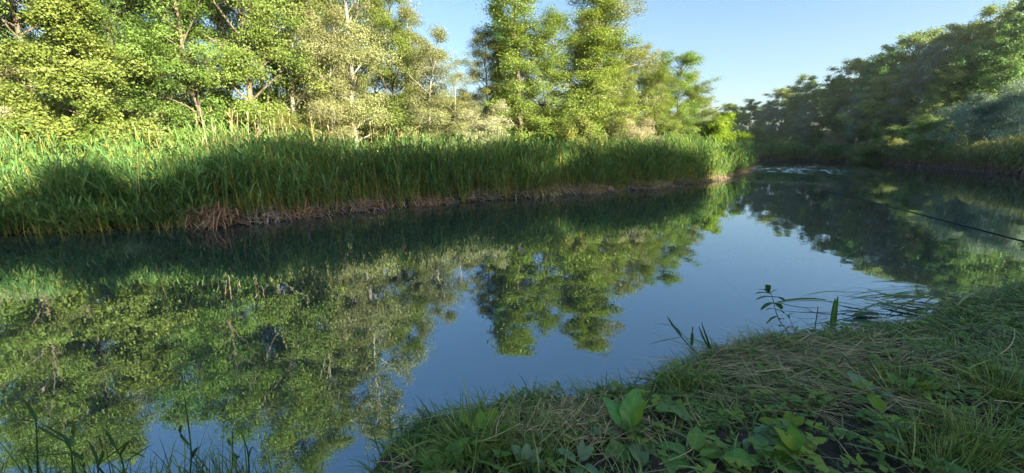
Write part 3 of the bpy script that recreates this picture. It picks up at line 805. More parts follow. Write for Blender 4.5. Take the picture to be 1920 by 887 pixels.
    q = rng.normal(0, 1, (nu * k, 3)) * np.array([.45, .45, .28])
    c = np.stack([pu[ui, 0] + q[:, 0], pu[ui, 1] + q[:, 1], ground_z(pu[:, 0], pu[:, 1])[ui] + hu[ui] * rng.uniform(.05, 1, nu * k) + q[:, 2]], -1)
    leaf_cards(gl, c, rng.normal(0, 1, (nu * k, 3)), unit(rng.normal(0, .7, (nu * k, 3)) + np.array([-.3, -.3, .5])), rng.uniform(.10, .22, nu * k), rng.uniform(.07, .15, nu * k), rng.uniform(0, 1, nu * k))
    o = link('undergrowth', gl.mesh('undergrowth', M['far_leaf']))
    tag(o, 'low leafy undergrowth behind the reeds of the right bank', 'undergrowth', kind='stuff')
    gs, gl = Geo(), Geo()
    p = sample_band(rng, [far[-1]] + right_bank[:4], 2600, 0.2, 2.6)
    reed_geo(gs, gl, p, rng, 1.5, 2.0, nleaf=8, leafl=.6, leafw=.05, lean=.12)
    o = link('reed_bed', gl.mesh('far_reed_blades', M['reed']))
    tag(o, 'dark green reeds across the far bend of the river', 'reeds', kind='stuff')
    link('reed_stems', gs.mesh('far_reed_stems', M['reed_stem']), o)
    gs = Geo()
    n = 2600
    pp = sample_band(rng, rb, n, -0.05, 0.6); n = len(pp)
    z = np.maximum(ground_z(pp[:, 0], pp[:, 1]), 0) + rng.uniform(0.0, .25, n)
    d = np.stack([rng.normal(-.5, .6, n), rng.normal(-.2, .6, n), rng.normal(-.1, .4, n)], -1)
    ribbons(gs, np.stack([pp[:, 0], pp[:, 1], z], -1), d, rng.uniform(.3, .9, n), .03, rng.uniform(.1, .7, n), 3, rng.uniform(0, .6, n), rng, 'stem')
    o = link('reed_litter', gs.mesh('right_litter', M['purple_litter']))
    tag(o, 'purplish brown dead reed litter along the right waterline', 'litter', kind='stuff')


M['ledge_straw'] = leaf_mat('ledge_straw', [(.16, .11, .08), (.32, .235, .175), (.48, .37, .28), (.62, .50, .38)], 0.08, tint=(1.1, 1, .7), vary=.02)
M['reed_grey'] = leaf_mat('grey_green_reed', [(0.118, 0.189, 0.070), (0.196, 0.265, 0.094), (0.333, 0.359, 0.156), (0.549, 0.491, 0.281)], 0.25, vary=.02)
M['purple_litter'] = leaf_mat('brown_litter', [(0.126, 0.080, 0.063), (0.252, 0.168, 0.137), (0.462, 0.338, 0.252)], 0.05, tint=(1, 1, 1), vary=.02)
build_reeds()


M['tan_reed'] = leaf_mat('tan_reed_sun_tinted', [(0.230, 0.116, 0.060), (0.414, 0.231, 0.130), (0.598, 0.378, 0.220)], 0.1, tint=(1.1, 1, .7), vary=.03, hue=.005)  # tan of dead reed, turned orange to imitate the sun patch there


def dry_clump(name, px, py, n, spread, hmin, hmax, label, seed, lean=.9, shift=.1):
    rng = np.random.default_rng(seed)
    x, y = on_z(px, py)
    y += shift
    g = Geo()
    b = np.stack([rng.normal(0, spread, n), rng.normal(0, spread * .6, n), rng.uniform(0, hmax * .5, n)], -1)
    d = np.stack([rng.normal(0, lean, n), rng.normal(-.3, lean, n), rng.uniform(-.1, 1, n)], -1)
    ribbons(g, b, d, rng.uniform(hmin, hmax, n), rng.uniform(.012, .034, n), rng.uniform(.2, 1.0, n), 4, rng.uniform(.3, 1, n), rng, 'stem')
    o = link(name, g.mesh(name, M['tan_reed' if 'heap' in name else 'straw']), loc=(x, y, max(0, gz(x, y))))
    tag(o, label, 'dry plant')
    return o


dry_clump('dead_reed_heap', 402, 423, 330, .30, .25, .75, 'tan heap of broken reeds leaning into the water under the left reed bed', 7)
dry_clump('dry_sedge_clump', 1108, 362, 260, .28, .3, .6, 'rounded hump of dry drooping sedge at the waterline below the middle reeds', 8, .6)
dry_clump('dead_reed_heap', 805, 386, 150, .3, .2, .5, 'low pile of orange brown dead reeds on the mud shelf of the left bank', 9)
dry_clump('dry_sedge_clump', 1030, 368, 170, .25, .3, .6, 'thin pale sedge clump at the waterline left of the rounded hump', 12, .6)
dry_clump('dead_reed_heap', 560, 408, 170, .4, .2, .5, 'flat spread of tan dead reeds right of the tan heap under the reeds', 13)
dry_clump('dead_reed_heap', 690, 394, 150, .4, .2, .45, 'grey tan dead reeds on the mud shelf between the flat spread and the low pile', 14)
dry_clump('dry_sedge_clump', 1232, 354, 160, .25, .3, .6, 'small grey dry sedge clump at the waterline right of the rounded hump', 10, .6)


# ------------------------------------------------------------------ foreground bank
def in_front(rng, n, x0, x1, y0, y1, dmin=0.02, dmax=99, dens=None):
    out = []
    got = 0
    for _ in range(60):
        q = np.stack([rng.uniform(x0, x1, n), rng.uniform(y0, y1, n)], -1)
        sd = river_sd(q[:, 0], q[:, 1])
        ok = (sd > dmin) & (sd < dmax) & (np.abs(q[:, 0]) < 1.9 * q[:, 1] + .8)
        if dens is not None:
            ok &= rng.uniform(0, 1, n) < dens(q[:, 0], q[:, 1])
        out.append(q[ok]); got += ok.sum()
        if got >= n:
            break
    return np.concatenate(out)[:n]


SOIL = on_z(1590, 850, .3)
SOIL2 = on_z(1320, 850, .25)
PATHC = on_z(1700, 760, .3)


PLANT_SPOTS = [(*on_z(a, b, .27), r) for a, b, r in [(1180, 812, .17), (1318, 785, .12), (1372, 850, .11), (1405, 822, .13), (1298, 860, .12), (832, 884, .1),
               (1490, 874, .1), (1440, 886, .12), (1478, 824, .07), (1628, 762, .09), (1655, 804, .11), (1690, 750, .07), (1738, 752, .07), (1085, 870, .08)]]


def plant_gap(x, y):
    s = 1.0
    for px, py, r in PLANT_SPOTS:
        s = s * (1 - .9 * np.exp(-((x - px) ** 2 + (y + .03 - py) ** 2) / r ** 2))
    return s


def grass_density(x, y):
    s = 1 - 0.93 * np.exp(-(((x - SOIL[0]) / .55) ** 2 + ((y - SOIL[1]) / .38) ** 2))
    s *= 1 - 0.8 * np.exp(-(((x - SOIL2[0]) / .6) ** 2 + ((y - SOIL2[1]) / .26) ** 2))
    s *= 1 - 0.7 * np.exp(-(((x - PATHC[0]) / .5) ** 2 + ((y - PATHC[1]) / .3) ** 2))
    c = 0.5 + 0.5 * np.sin(x * 7.3 + 2.1 * np.sin(y * 5.2)) * np.cos(y * 6.4 + 1.3 * np.sin(x * 4.4))
    return s * plant_gap(x, y) * (0.05 + 0.95 * smooth(.25, .75, c))


def build_grass():
    rng = np.random.default_rng(303)
    g = Geo()

    def sow(n, x0, x1, y0, y1, lo, hi, w, droop, lean, dmin=0.0, dmax=99, dens=grass_density, rn=(0.0, 1.0)):
        p = in_front(rng, n, x0, x1, y0, y1, dmin, dmax, dens)
        n = len(p)
        z = ground_z(p[:, 0], p[:, 1])
        cl = np.sin(p[:, 0] * 9 + 3 * np.sin(p[:, 1] * 7)); ca = cl * 3 + rng.normal(0, .7, n)
        d = np.stack([np.cos(ca) * lean + rng.normal(0, .25, n), np.sin(ca) * lean + rng.normal(0, .25, n), np.ones(n)], -1)
        L = rng.uniform(lo, hi, n)
        ribbons(g, np.stack([p[:, 0], p[:, 1], z - .01], -1), d, L, rng.uniform(.6, 1.3, n) * w, rng.uniform(.4, 1.4, n) * droop, 4,
                np.clip(rng.uniform(*rn, n) * .6 + .2 * cl + .15, 0, 1), rng, 'blade', curl=rng.normal(0, .12, n))
    sow(14000, -.9, 7.5, 1.2, 5.4, .05, .15, .0048, .4, .5)
    sow(9000, -.9, 7.5, 1.2, 5.4, .10, .32, .0085, .6, .8)
    sow(2600, -.9, 7.5, 1.2, 5.4, .10, .30, .007, .6, .7, dmin=-.02, dmax=.35, dens=lambda x, y: 0.08 + 0.92 * (np.sin(x * 7 + 2 * np.sin(x * 2.3)) > .35))
    sow(9000, 2.6, 6.5, 1.7, 4.2, .06, .17, .004, .4, .5, dens=lambda x, y: grass_density(x, y), rn=(.1, .8))
    sow(2500, 5, 16, 3.5, 6.2, .1, .28, .009, .6, .5, dens=None)
    # long blades fallen over one another
    p = in_front(rng, 5200, -.4, 6.5, 1.4, 5.0, .0, 99, lambda x, y: .15 + .85 * (grass_density(x, y) > .3)); n = len(p)
    a = rng.uniform(0, 6.28, n)
    d = np.stack([np.cos(a), np.sin(a), rng.uniform(.05, .6, n)], -1)
    ribbons(g, np.stack([p[:, 0], p[:, 1], ground_z(p[:, 0], p[:, 1]) + .01], -1), d, rng.uniform(.12, .45, n), rng.uniform(.005, .015, n), rng.uniform(.1, .6, n), 5,
            np.clip(rng.normal(.55, .3, n), 0, 1), rng, 'blade', curl=rng.normal(0, .2, n))
    o = link('grass', g.mesh('grass', M['grass']))
    tag(o, 'tangled green grass covering the near bank', 'grass', kind='stuff')
    # dry thatch lying on the bank
    g = Geo()

    def lay(n, x0, x1, y0, y1, dens, lo, hi, w, zmax=.05, ang=(0.15, .5), dmax=99):
        p = in_front(rng, n, x0, x1, y0, y1, 0.0, dmax, dens); n = len(p)
        z = ground_z(p[:, 0], p[:, 1]) + rng.uniform(.008, zmax, n)
        a = rng.normal(ang[0], ang[1], n) + np.pi * (rng.uniform(0, 1, n) > .5)
        d = np.stack([np.cos(a), np.sin(a), rng.normal(.06, .12, n)], -1)
        ribbons(g, np.stack([p[:, 0], p[:, 1], z], -1), d, rng.uniform(lo, hi, n), rng.uniform(.6, 1.4, n) * w, rng.uniform(.0, .25, n), 4,
                rng.uniform(0, .8, n), rng, 'stem', curl=rng.normal(0, .15, n))
    T1 = on_z(1520, 665, .25); T2 = on_z(1560, 740, .3); T3 = on_z(1080, 790, .25)
    gau = lambda c, sx, sy: (lambda x, y: np.exp(-(((x - c[0]) / sx) ** 2 + ((y - c[1]) / sy) ** 2)))
    lay(1300, .8, 4.6, 2.4, 4.2, gau(T1, .75, .32), .15, .45, .0055, .07, (.0, .3))
    lay(800, 1, 4, 1.95, 3.4, gau(T2, .8, .34), .12, .4, .005, .05, (2.6, .6))
    lay(700, -.2, 1.2, 1.8, 3, gau(T3, .35, .2), .1, .3, .005, .10, (1.2, .9))
    lay(2600, -.6, 7, 1.3, 5.2, lambda x, y: 0.15 + .6 * np.minimum(1, grass_density(x, y) * 1.6), .05, .28, .0045, .04, (.5, 1.2))
    lay(900, 2.5, 6.5, 3.0, 5.2, lambda x, y: 0.6 + 0 * x, .1, .4, .0055, .06, (.3, .7))
    o = link('dry_grass', g.mesh('dry_grass', M['dry_grass']))
    tag(o, 'flattened straw coloured dead grass lying on the near bank', 'grass', kind='stuff')
    # leaf litter and crumbs on the bare soil
    g = Geo()
    p = in_front(rng, 3800, -.6, 6.5, 1.3, 4.5, .05, 99, None); n = len(p)
    z = ground_z(p[:, 0], p[:, 1]) + rng.uniform(.004, .016, n)
    a = rng.uniform(0, 6.28, n)
    leaf_cards(g, np.stack([p[:, 0], p[:, 1], z], -1), np.stack([np.cos(a), np.sin(a), rng.normal(0, .2, n)], -1),
               unit(rng.normal(0, .3, (n, 3)) + np.array([0, 0, 1])), rng.uniform(.008, .04, n), rng.uniform(.006, .022, n), rng.uniform(0, .55, n))
    o = link('leaf_litter', g.mesh('leaf_litter', M['litter']))
    tag(o, 'crumbs of dead leaves on the bare soil of the near bank', 'litter', kind='stuff')


M['litter'] = leaf_mat('leaf_litter', [(0.060, 0.037, 0.026), (0.152, 0.101, 0.067), (0.338, 0.230, 0.157)], 0.0, vary=.02)
build_grass()


def small_weeds():
    """low green seedlings on the soil: nobody could count them"""
    rng = np.random.default_rng(404)
    g = Geo()
    p = in_front(rng, 640, -.4, 5.5, 1.35, 4.2, .08, 99, lambda x, y: .4 + .6 * (np.sin(x * 3.1 + y * 2) > 0)); n = len(p)
    k = 7; pi = np.repeat(np.arange(n), k)
    z = ground_z(p[:, 0], p[:, 1])
    hh = rng.uniform(.015, .09, n)
    a = rng.uniform(0, 6.28, n * k); rr = rng.uniform(.01, .05, n * k)
    c = np.stack([p[pi, 0] + np.cos(a) * rr, p[pi, 1] + np.sin(a) * rr, z[pi] + hh[pi] + rng.uniform(-.01, .02, n * k)], -1)
    ax = np.stack([np.cos(a), np.sin(a), rng.uniform(-.2, .5, n * k)], -1)
    nr = unit(np.stack([-np.cos(a) * .3, -np.sin(a) * .3, np.ones(n * k)], -1) + rng.normal(0, .2, (n * k, 3)))
    leaf_cards(g, c, ax, nr, rng.uniform(.02, .075, n * k), rng.uniform(.014, .048, n * k), np.clip(rng.uniform(0, 1, n)[pi] + rng.normal(0, .1, n * k), 0, 1))
    o = link('ground_cover', g.mesh('ground_cover', M['seedling']))
    tag(o, 'tiny bright green seedlings scattered over the near bank', 'ground cover', kind='stuff')


M['seedling'] = leaf_mat('seedling_leaf', [(0.066, 0.158, 0.030), (0.119, 0.224, 0.050), (0.198, 0.315, 0.040)], .3, vary=.02)
small_weeds()


# broad leaved plants -------------------------------------------------
def broad_leaf_mesh(L, W, rng, cup=.18, droop=.35, wave=.05, mat='broad_leaf', stalk=.0, elev=.6):
    """one ovate leaf on its stalk, growing along +X from the origin, rising by elev"""
    nu, nv = 14, 9
    g = Geo()
    d = np.array([math.cos(elev), 0, math.sin(elev)])
    if stalk > 0:
        t = np.linspace(0, 1, 5)
        tube(g, np.outer(t, d * stalk), np.linspace(.0035, .0025, 5), 5, .6)
    u = np.linspace(0, 1, nu); v = np.linspace(-1, 1, nv)
    U, V = np.meshgrid(u, v, indexing='ij')
    wid = W * .5 * np.sin(np.pi * np.clip(U, .02, .985) ** 0.82) ** .62
    x = U * L; yv = V * wid
    ph = rng.uniform(0, 6.28)
    zz = np.abs(V) ** 1.3 * cup * wid - droop * L * U ** 2 + wave * L * np.abs(V) * np.sin(U * 9 + ph + V * 1.5) * .5 - .03 * L * np.cos(U * 26) * np.abs(V) * .25
    up = np.array([-math.sin(elev), 0, math.cos(elev)])
    P = (d * stalk)[None, None] + x[..., None] * d + yv[..., None] * np.array([0, 1.0, 0]) + zz[..., None] * up
    idx = np.arange(nu * nv).reshape(nu, nv)
    f = np.stack([idx[:-1, :-1], idx[1:, :-1], idx[1:, 1:], idx[:-1, 1:]], -1)
    rn = (rng.uniform(.1, .55) + .45 * (np.abs(V) < .15) + .18 * np.sin(U * 22 - np.abs(V) * 6) + rng.normal(0, .1, U.shape)).ravel()
    g.add(P, f, rn)
    return g.mesh('leaf', M[mat], True)


def broad_plant(px, py, leaves, label, seed, z=.27, name='broad_leaved_plant', mat='broad_leaf', mats=None):
    """leaves: (azimuth deg, length, width, elevation deg, stalk)"""
    rng = np.random.default_rng(seed)
    x, y = on_z(px, py, z)
    o = bpy.data.objects.new(name, None); COL.objects.link(o)
    o.location = (x, y, gz(x, y) + .012); o.empty_display_size = .1
    tag(o, label, 'plant', 'broad leaved weeds on the near bank')
    for i, (az, L, W, el, st) in enumerate(leaves):
        L, W, st = L * 1.22, W * 1.28, st * 1.2
        mt = mats[i] if mats and mats[i] else mat
        lf = link('leaf', broad_leaf_mesh(L, W, rng, rng.uniform(.1, .35), rng.uniform(.15, .5), rng.uniform(.06, .14), mt, st, R(el)), o)
        lf.rotation_euler = (rng.normal(0, .12), 0, R(az))
    for i in range(2 + seed % 3):
        lf = link('leaf', broad_leaf_mesh(rng.uniform(.05, .09), rng.uniform(.03, .05), rng, .2, rng.uniform(.2, .6), .1, mats[0] if mats and mats[0] else mat, rng.uniform(.02, .06), R(rng.uniform(5, 55))), o)
        lf.rotation_euler = (rng.normal(0, .2), 0, rng.uniform(0, 6.28))
    return o


broad_plant(1180, 815, [(120, .15, .085, 50, .05), (60, .17, .10, 55, .06), (20, .13, .06, 65, .06), (175, .14, .085, 20, .04), (225, .14, .09, 5, .04), (330, .14, .09, 8, .05), (280, .12, .08, 10, .03)],
            'largest broad leaved dock rosette, with upright leaves, at the middle of the near bank', 1, mats=[None, None, 'bright_leaf', 'greyish_leaf', None, None, 'greyish_leaf'])
broad_plant(1318, 780, [(170, .17, .10, 25, .05), (15, .12, .07, 10, .03), (300, .11, .06, 5, .03)], 'dock with one large folded pale green leaf right of the largest rosette', 2)
broad_plant(1372, 848, [(180, .12, .085, 18, .04), (30, .10, .06, 5, .03)], 'small plant with a single rounded bright yellow green leaf near the bottom edge', 3, mats=['bright_leaf', None])
broad_plant(1405, 815, [(290, .17, .10, 12, .02), (340, .12, .07, 10, .03), (250, .13, .08, -5, .03)], 'dull grey green dock leaves hanging right of the bright yellow green leaf', 4, mat='greyish_leaf')
broad_plant(1298, 858, [(150, .10, .065, 20, .03), (60, .10, .065, 35, .04), (200, .11, .07, 5, .03), (320, .09, .06, 5, .03)], 'low broad leaved seedling left of the bright yellow green leaf at the bottom edge', 5)
broad_plant(832, 884, [(140, .13, .10, 12, .03), (50, .12, .07, 45, .03), (190, .09, .06, 5, .02)], 'crinkled broad leaves at the bottom edge under the grass tuft', 6, z=.2)
broad_plant(905, 830, [(150, .10, .05, 45, .04), (60, .10, .06, 55, .05), (100, .08, .05, 60, .05)], 'bright yellow green leaves inside the lush grass tuft', 7, z=.2, mat='bright_leaf')
broad_plant(1490, 872, [(120, .09, .055, 60, .02), (70, .09, .055, 62, .02), (180, .08, .05, 35, .02), (20, .08, .05, 30, .02)], 'crinkly bright sprout at the bottom edge, left of the bare dark soil', 8, mat='bright_leaf')
broad_plant(1440, 884, [(170, .15, .08, 15, .03), (10, .16, .08, 15, .03), (90, .1, .06, 30, .03)], 'wide flat dark green leaves at the bottom edge between the two bright sprouts', 9)
broad_plant(1478, 822, [(150, .09, .055, 25, .03), (60, .08, .05, 30, .03)], 'small bright leaf beside the brown root clod above the soil', 10, mat='bright_leaf')
broad_plant(1628, 760, [(100, .10, .07, 45, .03), (10, .09, .06, 20, .03), (200, .09, .06, 10, .03)], 'pale green leaf cluster in the middle of the straw thatch', 11, mats=['greyish_leaf', None, None])
broad_plant(1655, 800, [(80, .09, .06, 45, .03), (320, .12, .07, 5, .03), (250, .11, .06, 5, .03), (180, .10, .06, 20, .03)], 'bright jagged leaf cluster on a stem just above the bare dark soil', 12, mat='broad_leaf', mats=['bright_leaf', 'bright_leaf', None, None])
broad_plant(1690, 748, [(150, .08, .05, 20, .03), (20, .08, .05, 20, .03)], 'pair of small green leaves on the straw thatch, left of the lighter pair', 13)
broad_plant(1738, 750, [(160, .08, .05, 25, .03), (30, .09, .05, 20, .03)], 'pair of small light green leaves beside the fine grass right of the thatch', 14, mat='bright_leaf')
broad_plant(1060, 778, [(170, .10, .045, 10, .03)], 'single narrow bright leaf on the brown bank edge left of the largest rosette', 15, mat='bright_leaf')
broad_plant(1085, 868, [(150, .08, .05, 30, .02), (40, .08, .055, 30, .02), (270, .08, .05, 10, .02)], 'small grey green seedling low on the dark soil under the largest rosette', 16, mat='greyish_leaf')
broad_plant(985, 868, [(130, .07, .045, 40, .03), (40, .07, .045, 40, .03), (80, .06, .04, 60, .03)], 'pale leaved seedling at the bottom edge right of the lush grass tuft', 17, mat='greyish_leaf')


# grass tufts ---------------------------------------------------------
def tuft(px, py, n, lo, hi, w, spread, lean, droop, label, seed, z=.2, name='grass_tuft', mat='grass', rn=(.2, 1)):
    rng = np.random.default_rng(seed)
    x, y = on_z(px, py, z)
    g = Geo()
    a = rng.uniform(0, 6.28, n); rr = rng.uniform(0, 1, n) ** .6 * spread
    b = np.stack([np.cos(a) * rr, np.sin(a) * rr * .7, np.full(n, -.01)], -1)
    d = np.stack([np.cos(a) * lean * rng.uniform(.2, 1.2, n), np.sin(a) * lean * rng.uniform(.2, 1.2, n), np.ones(n)], -1)
    ribbons(g, b, d, rng.uniform(lo, hi, n), rng.uniform(.6, 1.3, n) * w, rng.uniform(.4, 1.3, n) * droop, 6, rng.uniform(*rn, n), rng, 'blade', curl=rng.normal(0, .1, n))
    o = link(name, g.mesh(name, M[mat]), loc=(x, y, max(0.0, gz(x, y))))
    tag(o, label, 'grass', 'grass tufts on the near bank')
    return o


tuft(890, 845, 420, .16, .38, .006, .16, .8, .5, 'lush arching grass tuft on the near bank left of the middle of the picture', 21)
tuft(985, 830, 260, .14, .34, .006, .15, .8, .5, 'grass tuft overhanging the water, right neighbour of the lush arching one', 22)
tuft(1000, 885, 300, .08, .2, .004, .14, .4, .3, 'upright fine bright grass tuft at the bottom edge', 23)
tuft(1290, 715, 240, .12, .30, .005, .16, .6, .4, 'fine yellowish grass tuft at the water corner below the bent reed sprig', 24, z=.2)
tuft(1700, 730, 320, .10, .26, .0045, .2, .5, .35, 'soft fine grass tuft behind the two pairs of small leaves', 25, z=.3)
tuft(1830, 840, 420, .12, .28, .0045, .25, .5, .35, 'dense fine grass tuft near the bottom right corner', 26, z=.32)
tuft(1880, 735, 380, .10, .26, .0045, .22, .5, .35, 'fine grass tuft at the right edge above the bottom corner', 27, z=.32)
tuft(1620, 655, 120, .08, .2, .005, .08, .4, .3, 'small spiky green tuft on the thatch right of the cut reed blade', 28, z=.2)
tuft(1510, 645, 90, .08, .2, .006, .08, .5, .3, 'small spiky tuft on the hump of thatch beside the leafy weed', 29, z=.2)
tuft(1760, 880, 300, .10, .22, .0045, .2, .5, .35, 'fine grass tuft at the bottom edge right of the bare dark soil', 30, z=.3)


# single weeds with stems and leaves -----------------------------------
def stem_curve(pts, n=14):
    P = [Vector(p) for p in pts]
    out = []
    for i in range(n):
        t = i / (n - 1) * (len(P) - 1); k = min(int(t), len(P) - 2); f = t - k
        p0, p1, p2, p3 = P[max(k - 1, 0)], P[k], P[k + 1], P[min(k + 2, len(P) - 1)]
        out.append(0.5 * ((2 * p1) + (p2 - p0) * f + (2 * p0 - 5 * p1 + 4 * p2 - p3) * f * f + (3 * p1 - p0 - 3 * p2 + p3) * f ** 3))
    return np.array([list(v) for v in out])


def blade(parent, pts, w, mat, seed, name='leaf', rn=.4, fold=.25):
    """one long leaf along given points, with a folded midrib"""
    g = Geo()
    P = stem_curve(pts, 10)
    t = np.linspace(0, 1, 10)
    tg = unit(np.gradient(P, axis=0)); sd = unit(np.cross(tg, np.array([0.05, 0.3, 1.0]))); up = np.cross(sd, tg)
    ww = w * .5 * (np.sin(np.pi * np.clip(t * .88 + .1, 0, 1)) ** .7 + .01)
    V = np.stack([P - sd * ww[:, None] + up * (ww * fold)[:, None], P, P + sd * ww[:, None] + up * (ww * fold)[:, None]], 1)
    idx = np.arange(30).reshape(10, 3)
    f = np.stack([idx[:-1, :-1], idx[:-1, 1:], idx[1:, 1:], idx[1:, :-1]], -1)
    g.add(V, f, rn)
    return link(name, g.mesh(name, M[mat]), parent)


def plant_root(name, p, label, cat='plant', group=None):
    o = bpy.data.objects.new(name, None); COL.objects.link(o); o.location = p; o.empty_display_size = .1
    return tag(o, label, cat, group)


def leafy_weed():
    y = 3.55
    base = at_dist(1487, 655, y); base.z = gz(base.x, base.y)
    o = plant_root('leafy_weed', base, 'dark leafy weed with a curved stem rising against the water, taller of the two')
    px = [(1487, 655), (1478, 625), (1462, 602), (1453, 578), (1448, 556), (1440, 548)]
    pts = [at_dist(a, b, y) - base for a, b in px]; pts[0] = Vector((0, 0, -.02))
    S_ = stem_curve(pts, 20)
    g = Geo(); tube(g, S_, np.linspace(.005, .0025, 20), 5, .3); link('stem', g.mesh('stem', M['weed_leaf']), o)
    rng = np.random.default_rng(77)
    for k, (i, dx, dy, dz, L) in enumerate([(18, -.9, .1, .3, .07), (18, -.5, .3, .9, .06), (19, -.3, -.2, 1, .06), (19, .3, .2, .9, .05), (17, -1, .2, -.1, .09), (17, .5, -.3, .5, .05),
                                            (15, -1, .1, -.25, .10), (15, .9, 0, -.3, .09), (13, -1, -.2, -.5, .10), (13, .8, .2, -.6, .09), (11, -.9, .2, -.2, .06), (11, .7, -.2, -.3, .06),
                                            (9, -.8, 0, -.7, .09), (8, .6, .3, -.1, .05), (6, -.6, -.4, .1, .06), (5, .8, 0, .1, .06), (4, -.9, .2, -.1, .06)]):
        b = Vector(S_[i]); d = Vector((dx, dy, dz)).normalized(); L *= 1.45
        blade(o, [b, b + d * L * .5 + Vector((0, 0, .012)), b + d * L], .042 * L / .08, 'weed_leaf', k, rn=rng.uniform(.2, .9))
    base2 = at_dist(1500, 652, y - .05); base2.z = gz(base2.x, base2.y)
    o2 = plant_root('leafy_weed', base2, 'small upright leafy weed at the foot of the curved dark weed, shorter of the two')
    tp = at_dist(1478, 592, y - .05) - base2
    S2 = stem_curve([Vector((0, 0, -.02)), tp * .5 + Vector((.01, 0, 0)), tp], 12)
    g = Geo(); tube(g, S2, np.linspace(.004, .002, 12), 5, .3); link('stem', g.mesh('stem', M['broad_leaf']), o2)
    for k in range(10):
        b = Vector(S2[3 + k - (k > 8)]); a = k * 2.4
        d = Vector((math.cos(a), .4 * math.sin(a), .45)).normalized()
        blade(o2, [b, b + d * .03 + Vector((0, 0, .004)), b + d * .065], .02, 'broad_leaf', k, rn=.2)


leafy_weed()


def reed_sprig(name, y, stem_px, leaves_px, label, w=.02, stem_r=.004, mat='reed_dark', group=None, cat='reed'):
    base = at_dist(*stem_px[0], y)
    gzv = max(0.0, gz(base.x, base.y))
    base = Vector((base.x, base.y, gzv))
    o = plant_root(name, base, label, cat, group)
    pts = [at_dist(a, b, y) - base for a, b in stem_px]
    pts[0] = Vector((pts[0].x, 0, -.02))
    S_ = stem_curve(pts, 16)
    g = Geo(); tube(g, S_, np.linspace(stem_r * 1.6, stem_r * .9, 16), 5, .3); link('stem', g.mesh('stem', M[mat]), o)
    for k, lp in enumerate(leaves_px):
        q = [at_dist(a, b, y + .03 * math.sin(k * 2 + i)) - base for i, (a, b) in enumerate(lp)]
        if len(q) == 2:
            q.insert(1, (q[0] + q[1]) / 2 + Vector((0, 0, .02)))
        blade(o, q, w * 1.1, mat, k, rn=.15 + .1 * (k % 4))
    return o


M['reed_mid'] = leaf_mat('lodged_reed', [(0.036, 0.083, 0.022), (0.072, 0.143, 0.033), (0.132, 0.209, 0.061), (0.264, 0.297, 0.132)], .25, vary=.02)
M['reed_dark'] = leaf_mat('shaded_reed', [(0.038, 0.090, 0.026), (0.060, 0.135, 0.033), (0.090, 0.180, 0.039)], .3, vary=.02)
reed_sprig('reed_sprig', 3.0, [(1335, 700), (1310, 665), (1285, 640), (1262, 612), (1252, 594)],
           [[(1279, 632), (1250, 638), (1216, 646)], [(1278, 630), (1262, 612), (1225, 606)], [(1297, 650), (1298, 630), (1299, 612)], [(1276, 628), (1262, 610), (1250, 592)]],
           'bent reed sprig leaning left over the water above the bank corner', .022)
reed_sprig('reed_sprig', 2.95, [(1338, 690), (1330, 668), (1325, 650)], [[(1345, 680), (1322, 640), (1310, 612)], [(1340, 690), (1330, 650), (1315, 604)], [(1365, 700), (1340, 670), (1312, 625)]],
           'fan of three narrow reed leaves just right of the bent sprig', .018)
reed_sprig('cut_reed', 3.5, [(1560, 648), (1561, 620), (1564, 588)], [[(1559, 640), (1561, 600), (1566, 560)], [(1562, 640), (1565, 600), (1571, 556)], [(1560, 630), (1563, 595), (1568, 562)]],
           'stout upright reed blade standing alone against the water right of the leafy weed', .032, .009, mat='reed')
reed_sprig('reed_sprig', 3.5, [(1522, 650), (1528, 615), (1534, 575)], [[(1530, 590), (1515, 580), (1494, 574)], [(1530, 596), (1545, 590), (1552, 596)], [(1528, 598), (1512, 598), (1494, 597)], [(1552, 596), (1542, 600), (1528, 597)]],
           'thin reed with folded dark leaf between the leafy weed and the stout blade', .02)
reed_sprig('reed_sprig', 2.55, [(1002, 760), (992, 742), (984, 726)], [[(997, 748), (986, 722), (972, 700)]], 'single dark upright blade standing out of the bank grass at the centre', .02)
reed_sprig('reed_sprig', 2.6, [(1080, 752), (1000, 750), (960, 748)], [[(1010, 748), (940, 742), (868, 740)], [(1000, 752), (930, 762), (872, 766)]],
           'flattened reed leaf pointing left over the water from the bank grass', .022)
reed_sprig('reed_sprig', 5.0, [(1740, 590), (1735, 572), (1750, 552)], [[(1752, 551), (1720, 548), (1686, 541)], [(1735, 565), (1748, 556), (1765, 548)], [(1735, 566), (1741, 578), (1747, 588)]],
           'broken reed stem with bent leaf in the water before the fallen reeds', .03)


def fallen_reeds():
    rng = np.random.default_rng(55)
    x, y = on_z(1790, 600)
    o = plant_root('fallen_reed_clump', (x, y, 0), 'lodged clump of dark reed leaves spread flat on the water by the right bank', 'reed')
    g = Geo()
    n = 180
    b = np.stack([rng.normal(.25, .45, n), rng.normal(.1, .3, n), rng.uniform(.03, .24, n)], -1)
    d = np.stack([-np.abs(rng.normal(1, .3, n)), rng.normal(.1, .35, n), rng.normal(.12, .12, n)], -1)
    ribbons(g, b, d, rng.uniform(.3, .8, n), rng.uniform(.014, .034, n), rng.uniform(.1, .3, n), 5, rng.uniform(0, 1, n), rng, 'leaf')
    link('leaf', g.mesh('leaf', M['reed_mid']), o)
    g = Geo()
    n = 40
    b = np.stack([rng.normal(.45, .35, n), rng.normal(.0, .25, n), rng.uniform(-.03, .08, n)], -1)
    d = np.stack([rng.normal(-.6, .6, n), rng.normal(.1, .4, n), rng.uniform(.1, .7, n)], -1)
    ribbons(g, b, d, rng.uniform(.25, .6, n), .01, .3, 4, rng.uniform(0, .7, n), rng, 'stem')
    link('stem', g.mesh('stem', M['reed_stem']), o)


fallen_reeds()


